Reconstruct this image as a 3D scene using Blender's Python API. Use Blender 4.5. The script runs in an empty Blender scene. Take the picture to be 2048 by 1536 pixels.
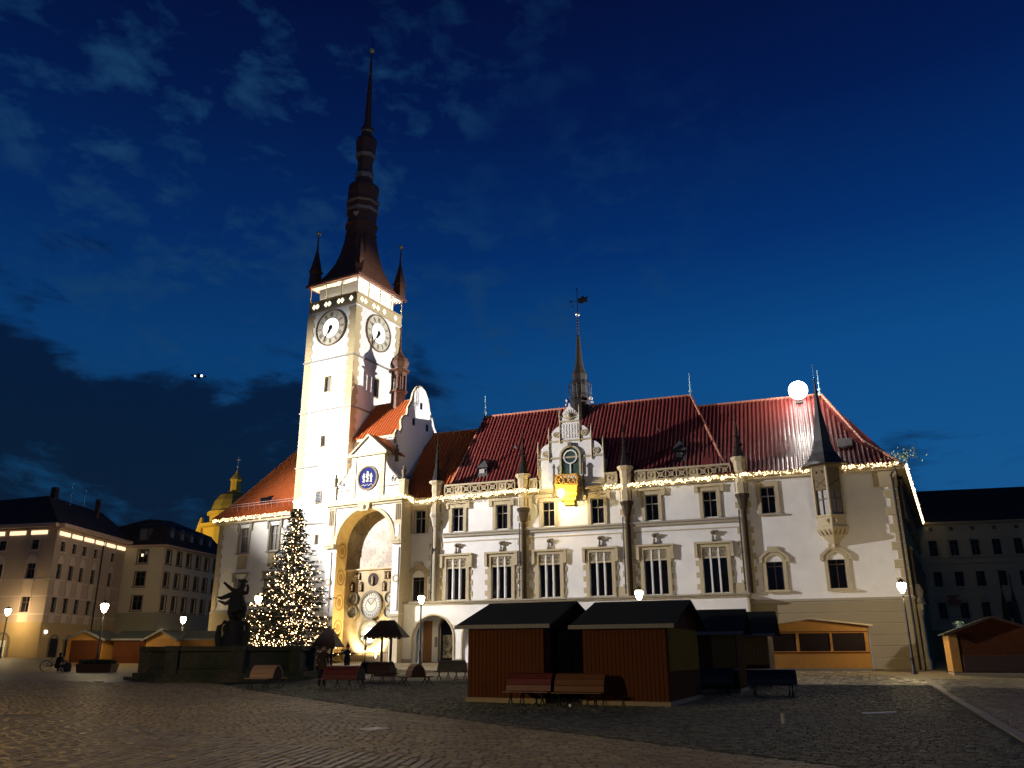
import bpy, math, random
import numpy as np
from mathutils import Vector, Matrix
R=math.radians; PI=math.pi
rnd=random.Random(7)
sc=bpy.context.scene; COL=sc.collection
# ---------------- camera
cam=bpy.data.cameras.new('camera'); camo=bpy.data.objects.new('camera',cam); COL.objects.link(camo); sc.camera=camo
cam.sensor_width=36; cam.lens=1648.15/2048*36; cam.clip_start=.1; cam.clip_end=3000
_p=R(18.1495); _r=R(-.222)
_f=Vector((0,math.cos(_p),math.sin(_p))); _u=Vector((0,-math.sin(_p),math.cos(_p))); _x=Vector((1,0,0))
_x2=_x*math.cos(_r)+_u*math.sin(_r); _u2=-_x*math.sin(_r)+_u*math.cos(_r)
camo.matrix_world=Matrix(((_x2.x,_u2.x,-_f.x,0),(_x2.y,_u2.y,-_f.y,0),(_x2.z,_u2.z,-_f.z,1.6),(0,0,0,1)))
sc.view_settings.view_transform='Standard'; sc.view_settings.look='None'; sc.view_settings.exposure=0; sc.view_settings.gamma=1
sc.cycles.use_denoising=True; sc.cycles.max_bounces=5; sc.cycles.diffuse_bounces=3; sc.cycles.glossy_bounces=3
sc.cycles.sample_clamp_indirect=4
# ---------------- dusk sky
W=bpy.data.worlds.new('World'); sc.world=W; W.use_nodes=True
nt=W.node_tree; nt.nodes.clear()
def N(t,typ,**k):
    n=t.nodes.new(typ)
    for a,b in k.items():
        if a in n.inputs: n.inputs[a].default_value=b
        else: setattr(n,a,b)
    return n
def L(t,a,b): t.links.new(a,b)
def ramp(t,src,stops,interp='LINEAR'):
    n=t.nodes.new('ShaderNodeValToRGB'); n.color_ramp.interpolation=interp
    e=n.color_ramp.elements
    while len(e)>1: e.remove(e[-1])
    e[0].position=stops[0][0]; e[0].color=(*stops[0][1],1) if not isinstance(stops[0][1],float) else (stops[0][1],)*3+(1,)
    for p,c in stops[1:]:
        q=e.new(p); q.color=(*c,1) if not isinstance(c,float) else (c,c,c,1)
    if src is not None: t.links.new(src,n.inputs[0])
    return n.outputs[0]
def mth(t,op,a,b=None,c=None):
    n=t.nodes.new('ShaderNodeMath'); n.operation=op
    for i,v in enumerate((a,b,c)):
        if v is None: continue
        if isinstance(v,(int,float)): n.inputs[i].default_value=v
        else: t.links.new(v,n.inputs[i])
    return n.outputs[0]
def mix(t,fac,a,b,mode='MIX'):
    n=t.nodes.new('ShaderNodeMix'); n.data_type='RGBA'; n.blend_type=mode
    for s,v in ((n.inputs[0],fac),(n.inputs[6],a),(n.inputs[7],b)):
        if isinstance(v,(int,float)): s.default_value=v
        elif isinstance(v,tuple): s.default_value=(*v,1)
        else: t.links.new(v,s)
    return n.outputs[2]
tc=N(nt,'ShaderNodeTexCoord'); sep=N(nt,'ShaderNodeSeparateXYZ'); L(nt,tc.outputs['Generated'],sep.inputs[0])
zc=sep.outputs[2]
SKY_R=[(0,(.012,.085,.22)),(.2,(.007,.086,.262)),(.33,(.004,.068,.235)),(.45,(.0015,.029,.15)),(.58,(.001,.011,.078)),(.72,(.0012,.004,.034)),(1,(.001,.003,.02))]
SKY_L=[(0,(.007,.04,.10)),(.2,(.005,.048,.13)),(.33,(.003,.042,.155)),(.45,(.0015,.022,.115)),(.58,(.001,.0095,.062)),(.72,(.001,.003,.027)),(1,(.001,.003,.02))]
az=N(nt,'ShaderNodeMapRange',clamp=True); az.inputs[1].default_value=-.5; az.inputs[2].default_value=.45; L(nt,sep.outputs[0],az.inputs[0])
az.interpolation_type='SMOOTHSTEP'
base=mix(nt,az.outputs[0],ramp(nt,zc,SKY_L),ramp(nt,zc,SKY_R))
mp=N(nt,'ShaderNodeMapping'); mp.inputs['Scale'].default_value=(1.0,1.0,2.6); L(nt,tc.outputs['Generated'],mp.inputs[0])
n1=N(nt,'ShaderNodeTexNoise',Scale=3.4,Detail=8.0,Roughness=.62,Distortion=.3); L(nt,mp.outputs[0],n1.inputs[0])
mp2=N(nt,'ShaderNodeMapping'); mp2.inputs['Scale'].default_value=(1.2,1.0,2.2); mp2.inputs['Location'].default_value=(3.1,1.7,.4); mp2.inputs['Rotation'].default_value=(0,R(18),0); L(nt,tc.outputs['Generated'],mp2.inputs[0])
n2=N(nt,'ShaderNodeTexNoise',Scale=13.0,Detail=6.0,Roughness=.58,Distortion=.2); L(nt,mp2.outputs[0],n2.inputs[0])
n3=N(nt,'ShaderNodeTexNoise',Scale=2.2,Detail=2.0); L(nt,mp2.outputs[0],n3.inputs[0])
# low dark clouds: more of them towards the left and near the horizon
lowb=N(nt,'ShaderNodeMapRange',clamp=True); lowb.inputs[1].default_value=.50; lowb.inputs[2].default_value=.22; lowb.inputs[3].default_value=-.26; lowb.inputs[4].default_value=.12; L(nt,zc,lowb.inputs[0])
leftb=N(nt,'ShaderNodeMapRange',clamp=True); leftb.inputs[1].default_value=.35; leftb.inputs[2].default_value=-.55; leftb.inputs[3].default_value=-.135; leftb.inputs[4].default_value=.14; L(nt,sep.outputs[0],leftb.inputs[0])
cl=mth(nt,'ADD',mth(nt,'ADD',n1.outputs[0],lowb.outputs[0]),leftb.outputs[0])
clm=ramp(nt,cl,[(.54,0.0),(.66,1.0)],'EASE')
dark=ramp(nt,zc,[(0,(.004,.008,.016)),(.25,(.0022,.0065,.022)),(.45,(.001,.006,.030))])
c1=mix(nt,mth(nt,'MULTIPLY',clm,.86),base,dark)
# high thin wisps, faintly lighter than the sky
w=mth(nt,'MULTIPLY',ramp(nt,n2.outputs[0],[(.49,0.0),(.68,1.0)]),ramp(nt,n3.outputs[0],[(.40,0.0),(.60,1.0)]))
wl=N(nt,'ShaderNodeMapRange',clamp=True); wl.inputs[1].default_value=.40; wl.inputs[2].default_value=-.15; L(nt,sep.outputs[0],wl.inputs[0])
wisp=mth(nt,'MULTIPLY',mth(nt,'MULTIPLY',w,wl.outputs[0]),mth(nt,"SUBTRACT",.75,mth(nt,"MULTIPLY",clm,.75)))
c2=mix(nt,wisp,c1,(.009,.048,.128))
bg=N(nt,'ShaderNodeBackground'); bg.inputs[1].default_value=1.0; L(nt,c2,bg.inputs[0])
wo=N(nt,'ShaderNodeOutputWorld'); L(nt,bg.outputs[0],wo.inputs[0])
# ---------------- ground height and building frames
def gz(x,y):
    s=.97*y-.25*x-32
    v=.1125*math.log1p(math.exp(max(-50,min(50,s/5))))
    return v if v<1.5 else 1.5+.25*(1-math.exp(-(v-1.5)/.25))
class Frame:
    def __init__(s,o,a): s.o=Vector((o[0],o[1],0)); s.a=R(a); s.e=Vector((math.cos(s.a),-math.sin(s.a),0)); s.i=Vector((math.sin(s.a),math.cos(s.a),0))
    def w(s,u,y,z=0): return s.o+s.e*u+s.i*y+Vector((0,0,z))
FM=Frame((-8.87,74.3),20.07)
FT=Frame((-16.04,78.38),29.0)
FP=Frame(tuple(FT.w(0,-1.6)),29.0)
# ---------------- lights
def spot(name,loc,target,watt,size,blend=.3,col=(1,.93,.82),r=.25):
    d=bpy.data.lights.new(name,'SPOT'); d.energy=watt; d.spot_size=R(size); d.spot_blend=blend; d.color=col; d.shadow_soft_size=r
    o=bpy.data.objects.new(name,d); COL.objects.link(o); o.location=loc
    o.rotation_euler=(Vector(target)-Vector(loc)).to_track_quat('-Z','Y').to_euler(); return o
def point(name,loc,watt,col=(1,.8,.5),r=.1):
    d=bpy.data.lights.new(name,'POINT'); d.energy=watt; d.color=col; d.shadow_soft_size=r
    o=bpy.data.objects.new(name,d); COL.objects.link(o); o.location=loc; return o
LF=FM.w(-41,-24.5,25)
spot('facade_floodlight',LF,FM.w(23,0,12),265000,44,.3,(.985,.955,1),.3)
spot('tower_floodlight',LF+Vector((0,0,.5)),FT.w(-3.6,0,22.3),275000,42,1.0,(1,.965,.93),.3)
LR=FM.w(33,12.5,25.2)
spot('ridge_floodlight',LR,FT.w(1,3,29),100000,40,.6,(1,.955,.90),.14)
# ---------------- materials
MT={}
def mat(name,col,rough=.8,spec=.3,metal=0,var=.0,vscale=1.0,bump=0,bscale=20,emis=None,es=0,coat=0,col2=None,c2scale=3,detail=4):
    if name in MT: return MT[name]
    m=bpy.data.materials.new(name); m.use_nodes=True; t=m.node_tree; b=t.nodes['Principled BSDF']
    b.inputs['Roughness'].default_value=rough; b.inputs['Specular IOR Level'].default_value=spec; b.inputs['Metallic'].default_value=metal
    b.inputs['Base Color'].default_value=(*col,1)
    if var or col2 or bump:
        tc=t.nodes.new('ShaderNodeTexCoord')
    if var or col2:
        n=N(t,'ShaderNodeTexNoise',Scale=c2scale if col2 else vscale,Detail=float(detail),Roughness=.6); L(t,tc.outputs['Object'],n.inputs[0])
        if col2: c=mix(t,ramp(t,n.outputs[0],[(.38,0.0),(.62,1.0)]),col,col2)
        else: c=mix(t,n.outputs[0],tuple(x*(1-var) for x in col),tuple(min(1,x*(1+var)) for x in col))
        if var and col2:
            n2=N(t,'ShaderNodeTexNoise',Scale=vscale*7,Detail=3.0); L(t,tc.outputs['Object'],n2.inputs[0])
            g=ramp(t,n2.outputs[0],[(.3,1-var),(.7,1.0)]); c=mix(t,1.0,c,g,'MULTIPLY')
        L(t,c,b.inputs['Base Color'])
        rr=ramp(t,n.outputs[0],[(.3,max(0.0,rough-.08)),(.7,min(1.0,rough+.08))]); L(t,rr,b.inputs['Roughness'])
    if bump:
        n=N(t,'ShaderNodeTexNoise',Scale=float(bscale),Detail=5.0); L(t,tc.outputs['Object'],n.inputs[0])
        bb=t.nodes.new('ShaderNodeBump'); bb.inputs['Strength'].default_value=bump; bb.inputs['Distance'].default_value=.02; L(t,n.outputs[0],bb.inputs['Height']); L(t,bb.outputs[0],b.inputs['Normal'])
    if emis: b.inputs['Emission Color'].default_value=(*emis,1); b.inputs['Emission Strength'].default_value=es
    MT[name]=m; return m
PL=mat('white_plaster',(.71,.69,.655),.9,.15,var=.07,vscale=.16,bump=.25,bscale=9,col2=(.655,.635,.595),c2scale=.45,detail=6)
PLT=mat('tower_plaster',(.76,.75,.72),.9,.15,var=.05,vscale=.4,bump=.25,bscale=9)
ST=mat('sandstone_trim',(.40,.335,.215),.88,.15,var=.16,vscale=1.6,bump=.4,bscale=14)
STT=mat('tower_sandstone',(.48,.385,.22),.88,.15,var=.14,vscale=1.3,bump=.4,bscale=14)
STD=mat('weathered_stone',(.15,.115,.07),.9,.15,var=.25,vscale=2.2,bump=.5,bscale=14)
SLED=mat('ledge_stone',(.30,.265,.20),.88,.15,var=.16,vscale=1.2,bump=.3,bscale=14)
GLS=mat('window_glass',(.008,.008,.012),.06,.5)
GLC=mat('curtained_glass',(.15,.135,.12),.35,.4,var=.25,vscale=3)
FRM=mat('window_frame_paint',(.30,.28,.25),.6,.3)
FRD=mat('dark_window_frame',(.07,.05,.035),.6,.3)
TLR=mat('glazed_red_tile',(.16,.032,.026),.37,.6,var=.25,vscale=2.5,bump=.15,bscale=10)
TLO=mat('orange_clay_tile',(.46,.13,.038),.85,.12,var=.22,vscale=2.2,bump=.3,bscale=10)
CAP=mat('ridge_tile',(.40,.16,.10),.6,.3,var=.2,vscale=4)
SPR=mat('dark_copper_sheet',(.12,.052,.028),.55,.35,var=.4,vscale=2.0,bump=.3,bscale=8)
SPB=mat('weathered_copper_band',(.25,.21,.19),.4,.5)
SLT=mat('grey_slate_sheet',(.05,.047,.044),.5,.4,var=.3,vscale=3)
GLD=mat('gilded_ball',(.85,.66,.28),.45,.6,.5)
IRN=mat('black_iron',(.012,.011,.012),.5,.4)
ZNC=mat('lightning_rod_metal',(.35,.50,.50),.4,.5,.6)
WD=mat('brown_stall_boards',(.085,.029,.011),.92,.05,var=.35,vscale=3,bump=.5,bscale=30)
WDO=mat('orange_pine_boards',(.34,.165,.034),.6,.3,var=.25,vscale=3,bump=.5,bscale=30)
WDR=mat('red_bench_slats',(.10,.018,.009),.5,.4,var=.25,vscale=4)
WDL=mat('pale_bench_slats',(.34,.21,.12),.55,.35,var=.2,vscale=4)
WDK=mat('dark_wood',(.045,.022,.012),.65,.3,var=.3,vscale=4)
FLT=mat('bitumen_roof_felt',(.034,.038,.032),.95,.08,var=.3,vscale=5,bump=.4,bscale=40)
FSC=mat('grey_fascia',(.16,.15,.135),.6,.3)
BLB=mat('fairy_bulb',(1,.85,.6),.5,.3,emis=(1,.77,.40),es=6.5)
BLT=mat('tree_bulb',(1,.85,.6),.5,.3,emis=(1,.64,.33),es=20)
LMG=mat('lamp_globe_glow',(1,.9,.7),.5,.3,emis=(1,.83,.50),es=60)
def mat_emis(name,col,s):
    if name in MT: return MT[name]
    m=bpy.data.materials.new(name); m.use_nodes=True; t=m.node_tree; b=t.nodes['Principled BSDF']; b.inputs['Base Color'].default_value=(*col,1)
    b.inputs['Emission Color'].default_value=(*col,1); b.inputs['Emission Strength'].default_value=s; MT[name]=m; return m
def parts(name,ms,m,parent,**k): return [part(name,x,m,parent,**k) for x in ms]
# ---------------- mesh helpers
class MB:
    def __init__(s): s.v=[]; s.f=[]
    def add(s,vs,fs):
        k=len(s.v); s.v.extend([tuple(p) for p in vs]); s.f.extend([tuple(i+k for i in f) for f in fs]); return s
    def hexa(s,p): return s.add(p,[(0,3,2,1),(4,5,6,7),(0,1,5,4),(1,2,6,5),(2,3,7,6),(3,0,4,7)])
    def box(s,x0,x1,y0,y1,z0,z1):
        return s.hexa([(x0,y0,z0),(x1,y0,z0),(x1,y1,z0),(x0,y1,z0),(x0,y0,z1),(x1,y0,z1),(x1,y1,z1),(x0,y1,z1)])
    def bev(s,x0,x1,y0,y1,z0,z1,b):   # box whose front (y0) face is inset
        return s.hexa([(x0+b,y0,z0+b),(x1-b,y0,z0+b),(x1,y1,z0),(x0,y1,z0),(x0+b,y0,z1-b),(x1-b,y0,z1-b),(x1,y1,z1),(x0,y1,z1)])
    def prism(s,poly,y0,y1):          # poly (x,z) counter-clockwise seen from the front (-y)
        n=len(poly); vs=[(x,y0,z) for x,z in poly]+[(x,y1,z) for x,z in poly]
        fs=[tuple(range(n)),tuple(range(2*n-1,n-1,-1))]+[(i,i+n,(i+1)%n+n,(i+1)%n) for i in range(n)]
        return s.add(vs,fs)
    def prismz(s,poly,z0,z1):
        n=len(poly); vs=[(x,y,z0) for x,y in poly]+[(x,y,z1) for x,y in poly]
        return s.add(vs,[tuple(range(n-1,-1,-1)),tuple(range(n,2*n))]+[(i,(i+1)%n,(i+1)%n+n,i+n) for i in range(n)])
    def prismx(s,poly,x0,x1):         # poly (y,z)
        n=len(poly); vs=[(x0,y,z) for y,z in poly]+[(x1,y,z) for y,z in poly]
        return s.add(vs,[tuple(range(n)),tuple(range(2*n-1,n-1,-1))]+[(i,i+n,(i+1)%n+n,(i+1)%n) for i in range(n)])
    def lathe(s,cx,cy,prof,n=8,rot=None,a0=0,a1=2*PI,sx=1,sy=1):
        rot=PI/n if rot is None else rot; full=abs(a1-a0-2*PI)<1e-6; m=n if full else n+1
        vs=[]
        for r,z in prof:
            for i in range(m):
                a=rot+a0+(a1-a0)*i/n; vs.append((cx+r*math.cos(a)*sx,cy+r*math.sin(a)*sy,z))
        fs=[]
        for j in range(len(prof)-1):
            for i in range(n): 
                i2=(i+1)%m
                fs.append((j*m+i,j*m+i2,(j+1)*m+i2,(j+1)*m+i))
        if full: fs.append(tuple(range(m-1,-1,-1))); fs.append(tuple((len(prof)-1)*m+i for i in range(m)))
        return s.add(vs,fs)
    def tube(s,pts,r,n=6,r1=None):
        P=[Vector(p) for p in pts]; r1=r if r1 is None else r1; vs=[]; K=len(P)
        for k,p in enumerate(P):
            d=(P[min(k+1,K-1)]-P[max(k-1,0)]).normalized(); up=Vector((0,0,1)) if abs(d.z)<.9 else Vector((1,0,0))
            a=d.cross(up).normalized(); b=d.cross(a).normalized(); rr=r+(r1-r)*k/max(1,K-1)
            for i in range(n):
                t=2*PI*i/n; vs.append(p+a*math.cos(t)*rr+b*math.sin(t)*rr)
        fs=[(k*n+i,(k+1)*n+i,(k+1)*n+(i+1)%n,k*n+(i+1)%n) for k in range(K-1) for i in range(n)]
        fs+=[tuple(range(n)),tuple((K-1)*n+i for i in range(n-1,-1,-1))]
        return s.add(vs,fs)
    def ball(s,c,r,n=10,m=6,sz=1):
        return s.lathe(c[0],c[1],[(max(.001,r*math.sin(PI*j/m)),c[2]-r*math.cos(PI*j/m)*sz) for j in range(m+1)],n)
    def tetra(s,c,r):
        a=rnd.random()*6.28
        vs=[(c[0]+r*math.cos(a+2.094*i),c[1]+r*math.sin(a+2.094*i),c[2]-r*.4) for i in range(3)]+[(c[0],c[1],c[2]+r)]
        return s.add(vs,[(0,2,1),(0,1,3),(1,2,3),(2,0,3)])
    def arch_ring(s,x0,x1,zs,rise,y0,y1,wd,n=14,zb=None):  # stone band round a round-headed opening
        cx=(x0+x1)/2; hw=(x1-x0)/2
        inn=[(cx-hw*math.cos(PI*i/n),zs+rise*math.sin(PI*i/n)) for i in range(n+1)]
        out=[(cx-(hw+wd)*math.cos(PI*i/n),zs+(rise+wd)*math.sin(PI*i/n)) for i in range(n+1)]
        if zb is not None: inn=[(x0,zb)]+inn+[(x1,zb)]; out=[(x0-wd,zb)]+out+[(x1+wd,zb)]
        for i in range(len(inn)-1):
            a,b,c,d=inn[i],inn[i+1],out[i+1],out[i]
            s.hexa([(a[0],y0,a[1]),(b[0],y0,b[1]),(b[0],y1,b[1]),(a[0],y1,a[1]),(d[0],y0,d[1]),(c[0],y0,c[1]),(c[0],y1,c[1]),(d[0],y1,d[1])])
        return s
    def disc(s,cx,cz,r0,r1,y0,y1,n=32):   # ring (r0>0) or disc facing -y
        if r0<=0:
            return s.prism([(cx+r1*math.cos(2*PI*i/n),cz+r1*math.sin(2*PI*i/n)) for i in range(n)],y0,y1)
        for i in range(n):
            a,b=2*PI*i/n,2*PI*(i+1)/n
            q=[(cx+r*math.cos(t),cz+r*math.sin(t)) for r,t in ((r0,a),(r0,b),(r1,b),(r1,a))]
            s.hexa([(q[0][0],y0,q[0][1]),(q[1][0],y0,q[1][1]),(q[1][0],y1,q[1][1]),(q[0][0],y1,q[0][1]),(q[3][0],y0,q[3][1]),(q[2][0],y0,q[2][1]),(q[2][0],y1,q[2][1]),(q[3][0],y1,q[3][1])])
        return s
    def mesh(s,name,m,smooth=False):
        me=bpy.data.meshes.new(name); me.from_pydata(s.v,[],s.f); me.materials.append(m)
        import bmesh
        b=bmesh.new(); b.from_mesh(me); bmesh.ops.recalc_face_normals(b,faces=b.faces); b.to_mesh(me); b.free()
        if smooth:
            me.polygons.foreach_set('use_smooth',[True]*len(me.polygons)); me.set_sharp_from_angle(angle=R(40))
        return me
def ob(name,me,parent=None,loc=(0,0,0),rz=0,**k):
    o=bpy.data.objects.new(name,me); COL.objects.link(o); o.parent=parent; o.location=loc; o.rotation_euler=(0,0,rz)
    for a,b in k.items(): o[a]=b
    return o
def part(name,mb,m,parent,loc=(0,0,0),rz=0,smooth=False,**k): return ob(name,mb.mesh(name,m,smooth),parent,loc,rz,**k)
def thing(name,label,cat,loc=(0,0,0),rz=0,group=None):
    o=ob(name,None,None,loc,rz,label=label,category=cat)
    if group: o['group']=group
    return o
def fthing(name,label,cat,F,u=0,y=0,z=0,group=None): return thing(name,label,cat,F.w(u,y,z),-F.a,group)
def solo(name,mb,m,label,cat,loc=(0,0,0),rz=0,group=None,smooth=False,**k):
    o=ob(name,mb.mesh(name,m,smooth),None,loc,rz,label=label,category=cat,**k)
    if group: o['group']=group
    return o
def wall(x0,x1,z0,z1,holes,y=0,d=.35,mb=None):
    mb=mb or MB()
    xs=sorted({x0,x1,*[h[0] for h in holes],*[h[1] for h in holes]}); zs=sorted({z0,z1,*[h[2] for h in holes],*[h[3] for h in holes]})
    xs=[v for v in xs if x0<=v<=x1]; zs=[v for v in zs if z0<=v<=z1]
    for j in range(len(zs)-1):
        zm=(zs[j]+zs[j+1])/2; run=None
        for i in range(len(xs)):
            hole = i==len(xs)-1 or any(h[0]<(xs[i]+xs[i+1])/2<h[1] and h[2]<zm<h[3] for h in holes)
            if not hole and run is None: run=xs[i]
            if hole and run is not None:
                mb.add([(run,y,zs[j]),(xs[i],y,zs[j]),(xs[i],y,zs[j+1]),(run,y,zs[j+1])],[(0,1,2,3)]); run=None
    for a,b,c,e in holes:
        mb.add([(a,y,c),(b,y,c),(b,y,e),(a,y,e),(a,y+d,c),(b,y+d,c),(b,y+d,e),(a,y+d,e)],[(0,1,5,4),(2,3,7,6),(1,2,6,5),(3,0,4,7)])
    return mb
def roof_tiles(prof,uL,uR,cw=.34,course=.38,amp=.10):
    """corrugated clay roof. prof [(y,z)...] eave to ridge; uL(s), uR(s) edges for s in 0..1 along the profile"""
    P=[Vector((0,y,z)) for y,z in prof]; ln=[0]
    for a,b in zip(P,P[1:]): ln.append(ln[-1]+(b-a).length)
    T=ln[-1]
    def at(s):
        q=s*T
        for k in range(len(P)-1):
            if q<=ln[k+1]+1e-6:
                t=(q-ln[k])/(ln[k+1]-ln[k]); d=(P[k+1]-P[k]).normalized(); return P[k].lerp(P[k+1],t),Vector((0,-d.z,d.y))
        return P[-1],Vector((0,-1,0))
    u0=min(uL(0),uL(1)); u1=max(uR(0),uR(1)); mb=MB(); V=mb.v; Fc=mb.f
    n=max(1,round((u1-u0)/cw)); cw=(u1-u0)/n; nc=int(T/course)
    S=[i/nc for i in range(nc+1)]; A=[at(s) for s in S]
    for c in range(n):
        uc=u0+(c+.5)*cw; inside=[uL(s)<=uc<=uR(s) for s in S]
        jit=rnd.uniform(-.008,.008)
        for k in range(nc):
            if not (inside[k] and inside[k+1]): continue
            b=len(V); jj=jit+rnd.uniform(-.006,.006)
            for (p,nn),lift in ((A[k],.022),(A[k+1],.0)):
                for f,h in ((-.5,0),(-.24,amp*.15),(-.09,amp),(.09,amp),(.24,amp*.15),(.5,0)):
                    q=p+nn*(h+lift+jj); V.append((uc+f*cw,q.y,q.z))
            Fc+= [(b+i,b+i+1,b+7+i,b+6+i) for i in range(5)]
            Fc.append((b,b+1,b+2,b+3,b+4,b+5))
    return mb
def inst(protos,parent,loc,name,rz=0,**k):
    """protos: first entry = the part itself, the others = its sub-parts, all with shared meshes"""
    r=ob(name,protos[0][1],parent,loc,rz,**k)
    for nm,me,off in protos[1:]: ob(nm,me,r,off)
    return r
# ======================================================= GROUND
def cobble_mat(name,c1,c2,sx,sy,rot,rough=.5,strength=.9,spec=.3):
    m=bpy.data.materials.new(name); m.use_nodes=True; t=m.node_tree; b=t.nodes['Principled BSDF']
    tc=t.nodes.new('ShaderNodeTexCoord'); mp=t.nodes.new('ShaderNodeMapping'); mp.inputs['Rotation'].default_value=(0,0,rot); L(t,tc.outputs['Object'],mp.inputs[0])
    wz=N(t,'ShaderNodeTexNoise',Scale=.35,Detail=2.0); L(t,mp.outputs[0],wz.inputs[0])
    ad=t.nodes.new('ShaderNodeVectorMath'); ad.operation='MULTIPLY_ADD'; L(t,wz.outputs['Color'],ad.inputs[0]); ad.inputs[1].default_value=(.5,.5,0); L(t,mp.outputs[0],ad.inputs[2])
    br=t.nodes.new('ShaderNodeTexBrick'); br.inputs['Scale'].default_value=1; br.inputs['Brick Width'].default_value=sx; br.inputs['Row Height'].default_value=sy; br.inputs['Mortar Size'].default_value=.014; br.inputs['Mortar Smooth'].default_value=.6
    br.inputs['Color1'].default_value=(0,0,0,1); br.inputs['Color2'].default_value=(1,1,1,1); br.inputs['Mortar'].default_value=(.5,.5,.5,1); br.inputs['Bias'].default_value=0
    L(t,ad.outputs[0],br.inputs['Vector'])
    n=N(t,'ShaderNodeTexNoise',Scale=.22,Detail=5.0); L(t,tc.outputs['Object'],n.inputs[0])
    c=mix(t,br.outputs['Color'],c1,c2); c=mix(t,mth(t,'MULTIPLY',br.outputs['Fac'],.75),c,tuple(v*.25 for v in c1))
    c=mix(t,1.0,c,ramp(t,n.outputs[0],[(.35,.62),(.65,1.0)]),'MULTIPLY'); L(t,c,b.inputs['Base Color'])
    fn=N(t,'ShaderNodeTexNoise',Scale=9.0,Detail=5.0); L(t,tc.outputs['Object'],fn.inputs[0])
    h=mth(t,'ADD',mth(t,'MULTIPLY',mth(t,'SUBTRACT',1.0,br.outputs['Fac']),.8),mth(t,'MULTIPLY',fn.outputs[0],.9)); h=mth(t,'ADD',h,mth(t,'MULTIPLY',br.outputs['Color'],.35))
    bb=t.nodes.new('ShaderNodeBump'); bb.inputs['Strength'].default_value=strength; bb.inputs['Distance'].default_value=.03; L(t,h,bb.inputs['Height']); L(t,bb.outputs[0],b.inputs['Normal'])
    L(t,ramp(t,n.outputs[0],[(.3,rough-.12),(.7,rough+.12)]),b.inputs['Roughness']); b.inputs['Specular IOR Level'].default_value=spec
    return m
YAW=R(22.5)
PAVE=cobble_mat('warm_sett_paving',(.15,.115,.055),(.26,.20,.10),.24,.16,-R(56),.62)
COBB=cobble_mat('dark_cobbles',(.05,.052,.034),(.10,.098,.065),.14,.11,YAW,.8,.9,.15)
SLAB=cobble_mat('pale_granite_setts',(.21,.18,.135),(.30,.26,.19),.75,.30,YAW+PI/2)
def ground_sheet(name,poly,lift,m,step=2.0):
    import bmesh
    bm=bmesh.new(); xs=[p[0] for p in poly]; ys=[p[1] for p in poly]
    vs=[bm.verts.new((x,y,0)) for x,y in poly]; bm.faces.new(vs)
    for ax,lo,hi in ((0,min(xs),max(xs)),(1,min(ys),max(ys))):
        q=math.floor(lo/step)*step+step
        while q<hi:
            co=[0,0,0]; co[ax]=q; no=[0,0,0]; no[ax]=1
            bmesh.ops.bisect_plane(bm,geom=bm.verts[:]+bm.edges[:]+bm.faces[:],plane_co=co,plane_no=no); q+=step
    for v in bm.verts: v.co.z=gz(v.co.x,v.co.y)+lift
    bmesh.ops.recalc_face_normals(bm,faces=bm.faces)
    me=bpy.data.meshes.new(name); bm.to_mesh(me); bm.free()
    if me.polygons[0].normal.z<0: me.flip_normals()
    me.materials.append(m); return ob(name,me,kind='structure')
ground_sheet('ground',[(-420,-60),(420,-60),(420,700),(-420,700)],-.004,PAVE,12)
# near-regular grid in the square itself
sq=ground_sheet('square_paving',[(-70,4),(70,4),(70,110),(-70,110)],.0,PAVE,2.0)
A_=(-14.0,42.0); 
dark=ground_sheet('dark_cobble_field',[(-14,42),(-10.8,36.8),(3.7,14.9),(7.5,9.2),(8.3,13.4),(19.7,41.0),(8.9,42.2),(-6,45.5),(-14,47)],.008,COBB,2.0)  # ground colour is darker inside this outline
def strip(a,b,w,h,m,parent,name):
    A=Vector(a);B=Vector(b); n=int((B-A).length/.9); d=(B-A)/n; nn=Vector((-d.y,d.x)).normalized()*w/2
    box=MB()
    ln=d.length/2-.012; box.bev(-ln,ln,-w/2,w/2,-.1,h,.0)
    me=box.mesh(name,m)
    for i in range(n):
        c=A+d*(i+.5); o=ob(name,me,parent,(c.x,c.y,gz(c.x,c.y)+rnd.uniform(0,.006)),math.atan2(d.y,d.x))
KERB=mat('kerb_granite',(.27,.235,.17),.6,.4,var=.2,vscale=2,bump=.3)
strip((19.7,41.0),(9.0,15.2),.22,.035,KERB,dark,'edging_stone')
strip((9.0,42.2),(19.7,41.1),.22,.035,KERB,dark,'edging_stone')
strip((-4.6,24.2),(-1.4,21.0),.16,.016,KERB,sq,'edging_stone')
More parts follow.
